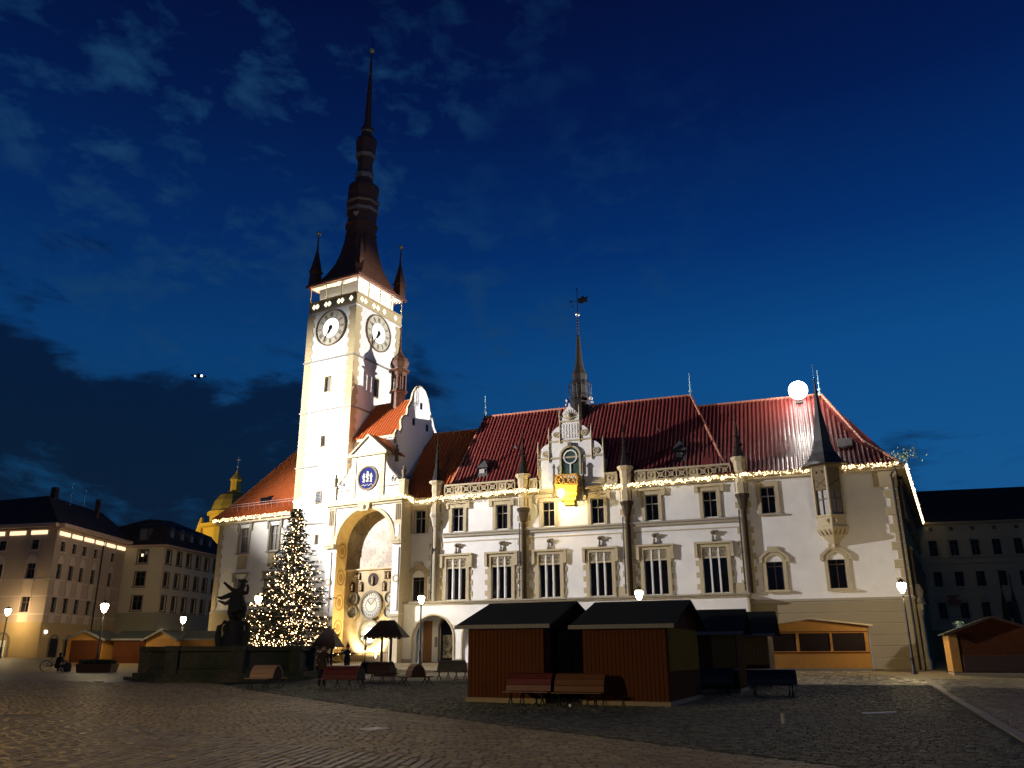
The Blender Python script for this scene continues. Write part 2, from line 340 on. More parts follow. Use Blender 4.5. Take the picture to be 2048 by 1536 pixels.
# real setts close to the camera
def setts(parent,inside,rot,sw,sh,x0,x1,y0,y1,mats,name,proud,far=False):
    c,s=math.cos(rot),math.sin(rot); cells=[]
    cx,cy=(x0+x1)/2,(y0+y1)/2; Rr=math.hypot(x1-x0,y1-y0)/2
    nj=int(Rr/sh)+1; ni=int(Rr/sw)+1
    for j in range(-nj,nj):
        off=rnd.random()*sw
        for i in range(-ni,ni):
            u=i*sw+off+rnd.uniform(-.01,.01); v=j*sh
            x=cx+u*c-v*s; y=cy+u*s+v*c
            if not(x0<x<x1 and y0<y<y1 and inside(x,y)): continue
            if abs(x)>.66*y+.6: continue
            w=sw*rnd.uniform(.82,.97)/2; h=sh*rnd.uniform(.80,.90)/2; z=gz(x,y)+proud+rnd.uniform(-.005,.006); b=.02
            tx,ty=rnd.uniform(-.03,.03),rnd.uniform(-.03,.03); ra=rot+rnd.uniform(-.035,.035); c2,s2=math.cos(ra),math.sin(ra)
            vs=[]
            for k,(q,zz) in enumerate(((0,-.035),(b,.0)) if far else ((0,-.035),(0,-.010),(b,.0))):
                for a_,b_ in ((-1,-1),(1,-1),(1,1),(-1,1)):
                    lx,ly=a_*(w-q),b_*(h-q); vs.append((x+lx*c2-ly*s2,y+lx*s2+ly*c2,z+zz+(lx*tx+ly*ty if zz>-.03 else 0)))
            fs=[(4,5,6,7)]+[(i,(i+1)%4,4+(i+1)%4,4+i) for i in range(4)] if far else [(8,9,10,11)]+[(k*4+i,k*4+(i+1)%4,k*4+4+(i+1)%4,k*4+4+i) for k in (0,1) for i in range(4)]
            cells.append((math.hypot(x,y),vs,fs,rnd.randrange(len(mats))))
    cells.sort(key=lambda q:q[0])
    nn_=0 if far else 150; near=cells[:nn_]
    for d,vs,fs,mi in near:
        o=Vector(vs[8]); mb=MB(); mb.add([Vector(v)-o for v in vs],fs); part(name,mb,mats[mi],parent,o)
    for mi,m in enumerate(mats):
        mb=MB()
        for d,vs,fs,k in cells[nn_:]:
            if k==mi: mb.add(vs,fs)
        me=bpy.data.meshes.new(name+'s'); me.from_pydata(mb.v,[],mb.f); me.materials.append(m); ob(name+'_field',me,parent,kind='stuff')
def side(x,y):  # <0 : on the warm paving side of the boundary
    return (x+10.8)*21.9+(y-36.8)*14.5
w1=[mat('warm_sett_%s'%n,c,.5,.45,var=.25,vscale=5,bump=.5,bscale=30) for n,c in (('brown',(.20,.152,.076)),('pale',(.255,.20,.10)),('umber',(.16,.118,.056)))]
w2=[mat('field_cobble_%s'%n,c,.6,.3,var=.3,vscale=6,bump=.6,bscale=30) for n,c in (('grey',(.075,.078,.050)),('pale',(.13,.13,.085)),('dark',(.040,.043,.028)))]
def lowleft(x,y): return side(x,y)<-2 and (x+4.07)*2.36+(y-16.69)*2.74<0
setts(sq,lambda x,y:lowleft(x,y),R(84),.42,.18,-14,4,11.5,24,w1,'sett',.022)
setts(sq,lambda x,y:side(x,y)<-2 and not lowleft(x,y),-R(18),.22,.14,-13,5,11.5,25,w1,'sett',.018)
def inwedge(x,y): return side(x,y)>2 and (x-9.0)*25.8-(y-15.2)*10.7<-8
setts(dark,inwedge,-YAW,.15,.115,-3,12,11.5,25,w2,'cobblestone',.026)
nob=lambda x,y: not((-20.6<x<-10.6 and 43<y<53))
setts(sq,lambda x,y:side(x,y)<-2 and nob(x,y),-R(18),.30,.19,-27,5,25,44,w1,'sett',.020,True)
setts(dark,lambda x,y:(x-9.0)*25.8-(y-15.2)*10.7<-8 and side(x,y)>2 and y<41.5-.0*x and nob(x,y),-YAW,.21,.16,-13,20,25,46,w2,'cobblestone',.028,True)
setts(sq,lambda x,y:(x-9.0)*25.8-(y-15.2)*10.7>8 and side(x,y)>2,-YAW,.32,.24,8,30,26,48,w1,'sett',.018,True)
setts(sq,lambda x,y:y>42.6+(.0 if x>8.9 else (8.9-x)*.24) and (x-9.0)*25.8-(y-15.2)*10.7<0 and x>-3,-YAW-PI/2,.75,.34,-3,22,42,58,w1,'sett',.018,True)
setts(sq,lambda x,y:side(x,y)>2 and (x-9.0)*25.8-(y-15.2)*10.7>8,-YAW,.2,.16,7,18,11.5,26,w1,'sett',.018)
# ======================================================= TOWN HALL (main range)
G=-.4
TH=fthing('town_hall','long white gothic town hall range with red tile roofs, pinnacles and garlanded eaves','town hall',FM,0,0,0)
upw=[(4.3,),(8.45,),(12.69,),(16.97,),(21.52,),(26.18,)]
UPU=[.635,4.3,8.45,12.69,16.97,21.52,26.18]
LOU=[4.25,8.42,12.71,17.08,21.58,26.21]
holes=[(u-.55,u+.55,11.87,13.95) for u in UPU]+[(u-.93,u+.93,6.05,9.55) for u in LOU]+[(.05,1.24,6.04,8.05)]
part('wall',wall(-.4,28.9,5.5,15.0,holes),PL,TH)
# arcade storey stands proud of the wall above
hol=[(.66,4.37,-1,2.5),(5.25,8.9,-1,2.5),(10.2,13.6,-1,2.5)]
ar=wall(-.35,28.45,G,5.72,[(a,b,c,4.85) for a,b,c,_ in hol],y=-.75,d=.6)
part('arcade_wall',ar,PL,TH)
spn=MB()
for a,b,_,_ in hol:
    cx=(a+b)/2; hw=(b-a)/2; pts=[(cx-hw*math.cos(PI*i/16),2.9+1.87*math.sin(PI*i/16)) for i in range(17)]
    for i in range(16):
        p,q=pts[i],pts[i+1]
        spn.hexa([(p[0],-.749,p[1]),(q[0],-.749,q[1]),(q[0],-.15,q[1]),(p[0],-.15,p[1]),(p[0],-.749,4.9),(q[0],-.749,4.9),(q[0],-.15,4.9),(p[0],-.15,4.9)])
part('arch_spandrel',spn,PL,TH,kind='stuff')
for a,b,_,_ in hol: part('arch_moulding',MB().arch_ring(a,b,2.9,1.87,-.82,-.6,.13,16,zb=.85),ST,TH)
end=MB().box(28.45,28.6,-.75,.05,G,5.72); part('arcade_end',end,ST,TH)
# vestibule behind the arches: back wall, doors, plaque
vb=wall(-.35,14,G,5.5,[(.55,1.5,.5,4.4),(2.25,3.55,.9,4.5)],y=1.25,d=.3); part('vestibule_wall',vb,PL,TH)
part('vestibule_ceiling',MB().box(-.35,14,-.15,1.25,4.86,4.95),PL,TH)
part('arcade_side',MB().box(-.36,-.35,-.75,.0,G,5.72),PL,TH)
dr=MB().box(.55,1.5,1.45,1.52,.5,4.4)
for k in range(4): dr.box(.63+.22*k,.77+.22*k,1.40,1.45,.7,3.2)
d_=part('door',dr,mat('brown_door',(.26,.13,.05),.6,.3,var=.2),TH); part('handle',MB().ball((1.42,1.39,1.9),.05),IRN,d_)
g_=part('door',MB().arch_ring(2.25,3.55,3.8,.65,1.1,1.35,.12,12,zb=.9),STD,TH,label='glazed arched entrance with a pale poster')
part('pane',MB().box(2.25,3.55,1.42,1.45,.9,4.5),GLS,g_)
part('poster',MB().box(2.5,3.35,1.36,1.40,1.3,3.2),mat('poster_print',(.42,.38,.30),.8,.2,col2=(.06,.05,.04),c2scale=2.6),g_)
part('plaque',MB().bev(1.74,2.02,1.19,1.249,2.2,3.05,.02),SPB,TH)
parts('plinth',[MB().box(a,b,-.85,-.7,G,1.25) for a,b in ((-.42,.52),(4.52,5.1),(9.05,10.05),(13.75,28.5))],SLED,TH)
part('cornice',MB().box(-.45,28.65,-.95,-.753,5.72,5.80).box(-.5,28.72,-1.02,.02,5.80,5.90),SLED,TH,label='dark weathered ledge above the arcade')
part('string_course',MB().box(2.9,28.6,-.16,0,11.40,11.62).box(2.9,28.6,-.24,0,11.62,11.76),SLED,TH)
part('band',MB().box(2.9,28.3,-.03,0,10.93,11.02),ST,TH)
part('eaves_cornice',MB().box(-.4,28.9,-.2,.1,14.62,14.76).box(-.4,28.9,-.38,.1,14.76,15.0),ST,TH)
# upper windows
def up_proto(hood=True):
    s=MB()
    s.box(-.83,-.55,-.1,.06,-.02,2.5).box(.55,.83,-.1,.06,-.02,2.5).box(-.55,.55,-.1,.06,2.08,2.5)
    if hood: s.box(-1.16,1.16,-.2,.0,2.42,2.60).box(-1.16,-.86,-.18,.0,1.98,2.42).box(.86,1.16,-.18,.0,1.98,2.42)
    fr=MB().box(-.55,-.49,.2,.26,0,2.08).box(.49,.55,.2,.26,0,2.08).box(-.49,.49,.2,.26,0,.06).box(-.49,.49,.2,.26,2.02,2.08).box(-.035,.035,.19,.25,.06,2.02).box(-.49,-.035,.19,.25,1.32,1.39).box(.035,.49,.19,.25,1.32,1.39)
    p1=MB().box(-.49,-.035,.27,.28,.06,1.32).mesh('pane',GLS); p2=MB().box(-.49,-.035,.27,.28,1.39,2.02).mesh('pane',GLS)
    return [('window',s.mesh('window',ST),0),('frame',fr.mesh('frame',FRM),(0,0,0)),('pane',p1,(0,0,0)),('pane',p1,(.525,0,0)),('pane',p2,(0,0,0)),('pane',p2,(.525,0,0))]
UP=up_proto(); UPn=up_proto(False)
for i,u in enumerate(UPU): inst(UP if i else UPn,TH,(u,0,11.87),'window')
# lower three-light windows with blind tracery heads, hood mould and finial
s=MB(); s.box(-1.22,-.93,-.12,.06,-.05,3.72).box(.93,1.22,-.12,.06,-.05,3.72).box(-.93,.93,-.12,.06,3.45,3.72)
for sx in (-1,1):
    a,b=sorted((sx*1.5,sx*1.26)); s.box(a,b,-.22,.0,2.7,3.72)
    for zz in (.25,1.15,2.05):
        a,b=sorted((sx*1.22,sx*1.48)); s.box(a,b,-.05,.0,zz,zz+.42)
s.box(-1.5,1.5,-.26,.0,3.723,3.88)
s.box(-1.35,1.35,-.32,.0,-.2,-.052)
trc=MB()
for k in (-1,0,1):
    c=k*.64; trc.arch_ring(c-.2,c+.2,3.05,.28,-.04,.12,.045,8,zb=2.62)
    for q in (-1,1): trc.disc(c+q*.09,3.0,.05,.085,-.02,.1,10)
trc.box(-.93,.93,-.05,.12,2.62,2.74)
tbk=MB().box(-.93,.93,.12,.2,2.62,3.45)
mul=MB().box(-.06,.06,-.06,.24,0,3.45)
pan=MB().box(-.26,.26,.28,.3,0,2.62)
fin=MB().box(-.09,.09,-.3,0,3.88,4.05).lathe(0,-.15,[(.06,4.0),(.09,4.2),(.05,4.4),(.15,4.5),(.19,4.62),(.06,4.72)],7).box(-.02,.42,-.25,-.08,4.62,4.74)
LWp=[('window',s.mesh('window',ST),0),('tracery',trc.mesh('tracery',ST),(0,0,0)),('blind_panel',tbk.mesh('blind_panel',PL),(0,0,0)),('finial',fin.mesh('finial',STD),(0,0,0)),
 ('mullion',mul.mesh('mullion',PL),(-.32,0,0)),('mullion',MT and mul.mesh('mullion',PL),(.32,0,0))]
pm=pan.mesh('pane',GLS); LWp+=[('pane',pm,(k*.64,0,0)) for k in (-1,0,1)]
for u in LOU: inst(LWp,TH,(u,0,6.05),'window')
# arched window of the first bay (and its twins on the right range)
def arched_proto(hood):
    s=MB().arch_ring(-.6,.6,2.0,.58,-.1,.06,.24,12,zb=0)
    sp=[(-.6,2.0)]+[(-.6*math.cos(PI*i/12),2.0+.58*math.sin(PI*i/12)) for i in range(13)]
    for i in range(12):
        a,b=sp[i+1],sp[i+2]; s.hexa([(a[0],0.003,a[1]),(b[0],.003,b[1]),(b[0],.2,b[1]),(a[0],.2,a[1]),(a[0],.003,2.62),(b[0],.003,2.62),(b[0],.2,2.62),(a[0],.2,2.62)])
    s.prism([(-1.1,2.0),(-.84,2.05),(-.84,2.4),(-.35,2.8),(.35,2.8),(.84,2.4),(.84,2.05),(1.1,2.0),(1.1,2.45),(.42,3.0),(.42,3.22),(-.42,3.22),(-.42,3.0),(-1.1,2.45)][::1],-.16,.0)
    s.box(-.85,1.0 if hood else .85,-.25,0,-.16,-.003)
    f=MB().box(-.035,.035,.18,.24,0,2.58).box(-.6,-.035,.18,.24,1.72,1.79).box(.035,.6,.18,.24,1.72,1.79).box(-.6,-.54,.18,.24,0,2.2).box(.54,.6,.18,.24,0,2.2)
    p=MB().box(-.6,-.035,.26,.28,0,2.6).mesh('pane',GLS)
    return [('window',s.mesh('window',ST),0),('frame',f.mesh('frame',FRD),(0,0,0)),('pane',p,(0,0,0)),('pane',p,(.635,0,0))]
AR=arched_proto(True)
inst(AR,TH,(.645,0,6.04),'window')
# stone skirts between lower windows at the piers
parts('stone_apron',[MB().box(a,b,-.05,0,5.95,c) for a,b,c in ((9.7,11.4,6.72),(18.4,20.25,6.72),(27.5,28.35,6.72),(1.6,2.9,6.9))],ST,TH)
# four buttress piers with pinnacles
def pier(u,full=True):
    r=ob('pier',MB().lathe(0,-.12,[(.21,5.93),(.21,12.3),(.3,12.4),(.40,12.9),(.44,13.1),(.58,13.35),(.58,13.5)],8).mesh('pier',mat('shaded_shaft_stone',(.048,.034,.02),.85,.2,var=.3,vscale=2,bump=.4) if full else SLED),TH,(u,0,0))  # dark stone, with the shade on the shafts put into its colour
    part('corbel_shaft',MB().lathe(0,-.14,[(.50,13.5),(.50,14.4),(.44,14.5),(.44,15.4),(.48,15.5),(.48,16.0),(.68,16.25),(.68,16.42),(.45,16.45)],8),ST,r)
    nich=MB()
    for k in range(4):
        a=-PI/2+(k-1.5)*PI/4; cx,cy=.43*math.cos(a),-.14+.43*math.sin(a)
        part('niche',MB().box(cx-.09,cx+.09,cy-.05,cy+.05,13.62,14.35),WDK,r)  # dark boxes stand in for the shade inside the niches
    part('pinnacle',MB().lathe(0,-.14,[(.44,16.42),(.36,16.9),(.20,17.6),(.17,18.1),(.24,18.2),(.15,18.35),(.08,19.2),(.04,19.9),(.03,20.55)],8).ball((0,-.14,19.5),.12,6,4).ball((0,-.14,18.75),.15,6,4).ball((.26,-.14,17.5),.13,6,4).ball((-.24,-.14,17.3),.12,6,4),mat('dark_pinnacle_metal',(.011,.008,.006),.7,.12,var=.3,vscale=4),r)
    q1=MB().bev(-.62,.62,-.06,.0,0,.48,.015).mesh('quoin',ST); q2=MB().bev(-.42,.42,-.045,.0,0,.48,.015).mesh('quoin',ST)
    z=5.95; k=0
    while z<12.9:
        if not 11.2<z+.25<11.9: ob('quoin',q1 if k%2 else q2,r,(0,0,z))
        z+=.5; k+=1
for u,f_ in ((2.25,False),(10.5,True),(19.5,True),(28.72,True)): pier(u,f_)
for u in (2.2,10.35,19.3,28.5):
    pp=MB().tube([(0,-.62,6.1),(0,-.62,10.6 if u<3 else 12.2)],.055,8)
    for z in (6.6,8.9): pp.lathe(0,-.62,[(.09,z),(.09,z+.1)],8)
    part('downpipe',pp,IRN,TH,(u-.12,.12,0))
# parapet of pierced tracery
def parapet(u0,u1,pat):
    b=MB(); b.box(u0,u1,-.32,-.12,14.95,15.18).box(u0,u1,-.36,-.08,15.86,16.02)
    w=(u1-u0)/len(pat)
    for i,ch in enumerate(pat):
        a=u0+i*w; c=a+w/2
        b.box(a-.04,a+.04,-.30,-.14,15.18,15.86)
        if ch=='x':
            for (x0,x1) in ((a,a+w),(a+w,a)):
                d=.05 if x1>x0 else -.05
                b.hexa([(x0,-.28,15.18),(x0+2*d,-.28,15.18),(x0+2*d,-.16,15.18),(x0,-.16,15.18),(x1-2*d,-.28,15.86),(x1,-.28,15.86),(x1,-.16,15.86),(x1-2*d,-.16,15.86)])
            b.disc(c,15.52,.13,.2,-.29,-.15,8)
        else:
            b.box(a+.04,a+w-.04,-.24,-.16,15.18,15.86); b.disc(c,15.55,.16,.21,-.29,-.24,12)
    b.box(u1-.04,u1+.04,-.30,-.14,15.18,15.86)
    return b
for a,b_,pt in ((3.1,9.75,'xuxxxxux'),(11.1,11.75,'u'),(17.75,18.8,'u'),(20.3,28.0,'uuxxxuxxx')): part('parapet',parapet(a,b_,pt),ST,TH)
# right range
holes=[(30.05,31.2,11.88,14.0),(29.98,31.24,6.11,8.2),(34.42,35.62,6.11,8.2)]
part('wall',wall(28.9,39.87,5.3,15.15,holes),PL,TH)
part('rusticated_base',MB().box(28.6,39.9,-.06,.2,G,5.25),SLED,TH,label='plain beige rendered base of the right range')
for j in range(6): part('course',MB().bev(28.75,39.93,-.095,-.06,.5+.78*j,.5+.78*j+.74,.02),mat('base_render',(.25,.205,.125),.9,.15,var=.12,vscale=.8,bump=.2),TH)
part('string_course',MB().box(28.6,39.98,-.14,0,5.25,5.42),SLED,TH)
inst(UPn,TH,(30.63,0,11.9),'window'); part('sill',MB().box(29.75,31.65,-.2,0,11.72,11.86),SLED,TH)
inst(AR,TH,(30.61,0,6.11),'window'); inst(AR,TH,(35.02,0,6.11),'window')
part('fanlight',MB().disc(33.2,3.0,0,1.0,-.12,-.10,28),mat_emis('lit_fanlight',(.9,.95,.85),1.1),TH)
part('eaves_cornice',MB().box(28.9,40.1,-.25,.05,14.6,14.82).box(28.9,40.3,-.45,.05,14.82,15.08),mat('eaves_plaster',(.55,.46,.32),.85,.2,var=.1),TH)
q1=MB().bev(-.95,.03,-.07,.0,0,.6,.02).mesh('quoin',ST); q2=MB().bev(-.62,.03,-.07,.0,0,.6,.02).mesh('quoin',ST)
z=5.5;k=0
while z<14.2: ob('quoin',q1 if k%2 else q2,TH,(39.87,0,z)); z+=.64; k+=1
part('quoin_cap',MB().box(38.3,39.95,-.1,0,13.4,14.6),ST,TH)
part('downpipe',MB().tube([(40.0,-.35,15.0),(39.9,-.4,14.6),(39.55,-.25,14.2),(39.62,-.16,13.8),(39.62,-.16,.3)],.075,8),IRN,TH)
# end wall facing the side street
EW=math.radians(20.07)+math.radians(62.6)
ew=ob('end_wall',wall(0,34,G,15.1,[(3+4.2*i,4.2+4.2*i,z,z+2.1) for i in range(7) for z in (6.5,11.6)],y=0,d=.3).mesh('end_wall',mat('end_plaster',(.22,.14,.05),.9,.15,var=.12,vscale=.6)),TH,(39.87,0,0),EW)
for i in range(7):
    for z in (6.5,11.6): part('window_surround',MB().box(2.7+4.2*i,3+4.2*i,-.25,.05,z-.3,z+2.4).box(4.2+4.2*i,4.5+4.2*i,-.25,.05,z-.3,z+2.4).box(2.5+4.2*i,4.7+4.2*i,-.35,.05,z+2.4,z+2.7),STD,ew)
part('pane',MB().box(.5,33,.3,.32,6,14),mat('matt_dark_glass',(.01,.008,.006),.6,.2),ew)
part('cornice',MB().box(-.2,34,-.75,.05,14.6,15.08),mat('eaves_plaster',(.55,.46,.32)),ew)
po=MB()
for x in (1.2,3.6): po.lathe(x,-.2,[(.28,.4),(.28,1.1),(.2,1.2),(.17,4.0),(.26,4.2),(.26,4.5)],12)
po.box(.8,4.0,-.5,.0,4.5,4.95).ball((1.3,-.25,5.2),.28,8,6).ball((3.4,-.25,5.2),.28,8,6).lathe(2.4,-.3,[(.4,4.95),(.25,5.5),(.35,5.9),(.15,6.4)],8)
part('portal',po,mat('portal_stone',(.34,.30,.22),.8,.2,bump=.8,bscale=5,var=.3),ew)
# ---- roofs
lerp=lambda a,b:(lambda s:a+(b-a)*s)
part('roof',roof_tiles([(.12,15.05),(7,24.15)],lerp(3.0,4.0),lerp(27.9,24.4)),TLR,TH,kind='stuff')
part('roof_slope',MB().add([(3,.13,14.9),(27.9,.13,14.9),(24.4,7,24.05),(4,7,24.05),(3,13.9,14.9),(27.9,13.9,14.9)],[(0,1,2,3),(5,4,3,2),(1,5,2),(4,0,3)]),TLR,TH)
part('roof',roof_tiles([(-.42,15.1),(1.3,16.7),(7,23.0)],lerp(26.6,24.6),lambda s:40.2-3.4*min(1,s/.35)*.55-(s*2.9)),TLR,TH,kind='stuff')
HR=lambda s:40.2-3.4*min(1,s/.35)*.55-(s*2.9)
part('roof_slope',MB().add([(26,-.4,14.95),(40.2,-.4,14.95),(35.6,7,22.9),(24.6,7,22.9),(26,14,14.95),(41.3,14,14.95)],[(0,1,2,3),(5,4,3,2),(1,5,2)]),TLR,TH)
part('roof',roof_tiles([(-.1,15.0),(6.5,22.75)],lerp(-1.2,-1.8),lerp(3.0,4.2)),TLO,TH,kind='stuff')
part('roof_slope',MB().add([(-1.2,-.08,14.9),(3.6,-.08,14.9),(4.6,6.5,22.65),(-2,6.5,22.65),(-2,13,14.9),(4.4,13,14.9)],[(0,1,2,3),(5,4,3,2)]),TLO,TH)
def capline(a,b,m=CAP,r=.13,n=None,parent=TH):
    A=Vector(a);B=Vector(b); n=n or int((B-A).length/.42); mb=MB()
    for i in range(n):
        p=A.lerp(B,i/n); q=A.lerp(B,(i+1.08)/n); mb.tube([p,q],r,6,r1=r*.8)
    return part('ridge_tiles',mb,m,parent,kind='stuff')
capline((4,7,24.2),(24.4,7,24.2)); capline((24.6,7,23.05),(35.6,7,23.05)); capline((-1.8,6.5,22.8),(4.2,6.5,22.8))
capline((27.9,.1,15.15),(24.4,7,24.2)); capline((3.0,.1,15.15),(4,7,24.2),r=.1)
capline((40.2,-.4,15.15),(38.15,1.9,17.4)); capline((38.15,1.9,17.4),(35.6,7,23.05))
part('back_wall',MB().box(-2,40,13.5,13.9,G,15),PL,TH); part('side_wall',MB().box(39.5,39.8,.3,13.5,G,15.0),PL,TH)
part('gable_wall',MB().add([(24.5,.4,15),(24.5,7,24.1),(24.5,13.5,15)],[(0,1,2)]).add([(3.9,.4,15),(3.9,7,24.1),(3.9,13.5,15)],[(0,1,2)]),PL,TH)
# ridge finials
for u,z in ((4.0,24.1),(24.4,24.1),(35.5,23.0)):
    part('finial',MB().tube([(u,7,z),(u,7,z+2.3)],.05,6,r1=.02).ball((u,7,z+.5),.16,8,5).ball((u,7,z+1.1),.11,8,5).lathe(u,7,[(.22,z-.1),(.06,z+.35)],8),ZNC,TH)
# dormers
def dormer(u,y,z,s=1,slit=True):
    d=ob('dormer',MB().hexa([(-.62*s,-.1,0),(.62*s,-.1,0),(.62*s,1.6*s,0),(-.62*s,1.6*s,0),(-.42*s,.15,1.15*s),(.42*s,.15,1.15*s),(.42*s,1.6*s,1.15*s),(-.42*s,1.6*s,1.15*s)]).mesh('dormer',SLT),TH,(u,y,z))
    part('roof',MB().add([(-.62*s,-.05,1.1*s),(.62*s,-.05,1.1*s),(.62*s,1.7*s,1.3*s),(-.62*s,1.7*s,1.3*s),(0,.55*s,2.15*s),(0,1.5*s,2.2*s)],[(0,1,4),(1,2,5,4),(3,0,4,5),(2,3,5),(0,3,2,1)]),SLT,d)
    part('louvre',MB().box(-.25*s,-.1*s,-.02,.08,.55*s,.95*s).box(-.07*s,.07*s,-.02,.08,.55*s,.95*s).box(.1*s,.25*s,-.02,.08,.55*s,.95*s),FRM,d)
dormer(5.95,1.5,16.7,.95); dormer(23.8,1.5,16.7,1.0)
for u,y,z in ((8.4,3.6,19.4),(21.7,4.0,19.9)):
    part('dormer',MB().add([(-.4,0,0),(.4,0,0),(0,.1,.8),(0,1.0,1.0)],[(0,1,2),(1,3,2),(0,2,3)]),SLT,TH,(u,y,z))
part('skylight',MB().add([(36.2,1.4,16.85),(37.3,1.4,16.85),(37.3,2.1,17.6),(36.2,2.1,17.6),(36.2,1.3,17.0),(37.3,1.3,17.0),(37.3,2.0,17.8),(36.2,2.0,17.8)],[(4,5,6,7),(0,1,5,4),(1,2,6,5),(3,0,4,7)]),GLC,TH)
# ---- oriel
oc=35.05
OR=ob('oriel',MB().lathe(oc,.05,[(.05,8.55),(.22,9.0),(.35,9.15),(.3,9.3),(.95,9.95),(1.25,10.25),(1.32,10.4),(1.32,10.55),(1.18,10.6),(1.18,11.25),(1.26,11.3),(1.26,11.42)],6,a0=0).mesh('oriel',ST),TH)
def hexp(r,k): a=PI/6+k*PI/3; return (oc+r*math.cos(a),.05+r*math.sin(a))
cols=MB()
for k in range(6):
    x,y=hexp(1.14,k); cols.tube([(x,y,11.4),(x,y,15.1)],.12,6)
part('colonnette',cols,ST,OR)
hp=MB().lathe(oc,.05,[(1.16,13.3),(1.16,14.3)],6).lathe(oc,.05,[(1.2,14.3),(1.22,15.0),(1.38,15.15),(1.38,15.28)],6); part('panel',hp,STD,OR)
gb=MB().lathe(oc,.05,[(1.02,11.42),(1.02,13.3)],6); part('pane',gb,GLC,OR)
fr=MB()
for k in range(6):
    a,b=hexp(1.06,k),hexp(1.06,k+1)
    m_=((a[0]+b[0])/2,(a[1]+b[1])/2); fr.tube([(m_[0],m_[1],11.42),(m_[0],m_[1],13.3)],.05,4)
    fr.tube([(a[0],a[1],12.6),(b[0],b[1],12.6)],.04,4)
    for q in (.3,.7):
        p=(a[0]*(1-q)+b[0]*q,a[1]*(1-q)+b[1]*q); fr.ball((oc+(p[0]-oc)*1.12,.05+(p[1]-.05)*1.12,14.65),.14,6,4)
    fr.tube([(oc+(a[0]-oc)*1.1,.05+(a[1]-.05)*1.1,13.4),(oc+(b[0]-oc)*1.1,.05+(b[1]-.05)*1.1,14.2)],.05,4); fr.tube([(oc+(b[0]-oc)*1.1,.05+(b[1]-.05)*1.1,13.4),(oc+(a[0]-oc)*1.1,.05+(a[1]-.05)*1.1,14.2)],.05,4)
    for q in (.2,.5,.8):
        p=(a[0]*(1-q)+b[0]*q,a[1]*(1-q)+b[1]*q); fr.tube([(oc+(p[0]-oc)*1.15,.05+(p[1]-.05)*1.15,10.35),(oc+(p[0]-oc)*.95,.05+(p[1]-.05)*.95,9.95)],.09,5,r1=.04)
part('carving',fr,STD,OR,kind='stuff')
part('spire_roof',MB().lathe(oc,.05,[(1.9,15.2),(1.5,15.5),(1.0,16.2),(.68,17.2),(.55,18.2),(.30,19.6),(.14,21.2),(.05,22.2)],6).ball((oc,.05,22.3),.1),SLT,OR)
part('finial',MB().tube([(oc,.05,22.2),(oc,.05,23.6)],.03,5),ZNC,OR)
part('crest',MB().disc(oc,10.92,0,.3,-1.05,-.98,10).disc(oc-.25,10.95,0,.14,-1.05,-.98,8).disc(oc+.25,10.95,0,.14,-1.05,-.98,8),ST,OR)
# ---- gable with balcony
gc=14.8
def gh(pts): return [(gc-p[0],p[1]) for p in pts]+[(gc+p[0],p[1]) for p in reversed(pts)]
arc=lambda cx,cz,rx,rz,a,b,n=6:[(cx+rx*math.cos(R(a+(b-a)*i/n)),cz+rz*math.sin(R(a+(b-a)*i/n))) for i in range(n+1)]
half=[(2.88,14.9),(2.88,17.7)]+arc(1.9,17.75,.95,1.2,0,75)+[(1.85,19.0)]+[(1.85,19.2)]+arc(.85,19.2,.95,1.25,0,75)+[(.85,20.5),(.85,20.95)]+[(.78,21.35),(.45,21.85),(.12,22.15),(0.02,22.5)]
poly=gh(half)[::-1]
GB=ob('gable',MB().prism(poly,-.12,.28).mesh('gable',PL),TH)
part('gable_roof',MB().add([(gc-2.8,.28,17.6),(gc,.28,20.3),(gc+2.8,.28,17.6),(gc-2.8,2.2,17.6),(gc,4.2,20.3),(gc+2.8,2.2,17.6),(gc-2.8,.28,15),(gc+2.8,.28,15),(gc-2.8,2.2,15),(gc+2.8,2.2,15)],[(0,1,4,3),(1,2,5,4),(6,0,3,8),(2,7,9,5)]),SLT,GB)
for x,z0,z1 in ((2.9,16.8,18.9),(1.9,18.1,20.1),(.88,19.7,21.9)):
    for s_ in (-1,1):
        part('pinnacle',MB().lathe(0,0,[(.04,z0-.8),(.09,z0-.6),(.09,z0),(.06,z0+.05),(.06,z1-.7),(.10,z1-.6),(.02,z1+.35)],6).ball((0,0,z1+.1),.06,6,4),ST,GB,(gc+s_*x,-.16,0))
cv=MB()
for s_ in (-1,1):
    for (x,z) in ((2.25,18.05),(1.25,19.7)): cv.disc(gc+s_*x,z,.16,.28,-.2,-.12,12).disc(gc+s_*x,z,0,.09,-.2,-.12,8)
cv.box(gc-2.9,gc+2.9,-.2,-.12,17.55,17.7).box(gc-1.9,gc+1.9,-.2,-.12,19.05,19.18).box(gc-.9,gc+.9,-.22,-.12,20.75,20.9)
part('moulding',cv,ST,GB)
fl=MB()
for k in range(6): fl.box(gc-.7+k*.25,gc-.55+k*.25,-.17,-.12,19.35,20.6)
part('fluted_panel',fl,PL,GB)
eg=MB()
for k in range(9):
    a=R(15+18.75*k); eg.tube([(gc,-.2,20.95),(gc+.72*math.cos(a),-.2,20.98+.95*math.sin(a))],.05,5,r1=.02)
eg.ball((gc,-.2,21.35),.2,8,6)
part('crest',eg,ST,GB)
gw=MB().arch_ring(gc-.78,gc+.78,17.7,.8,-.3,-.1,.16,16,zb=16.1); GW=part('window',gw,ST,GB)
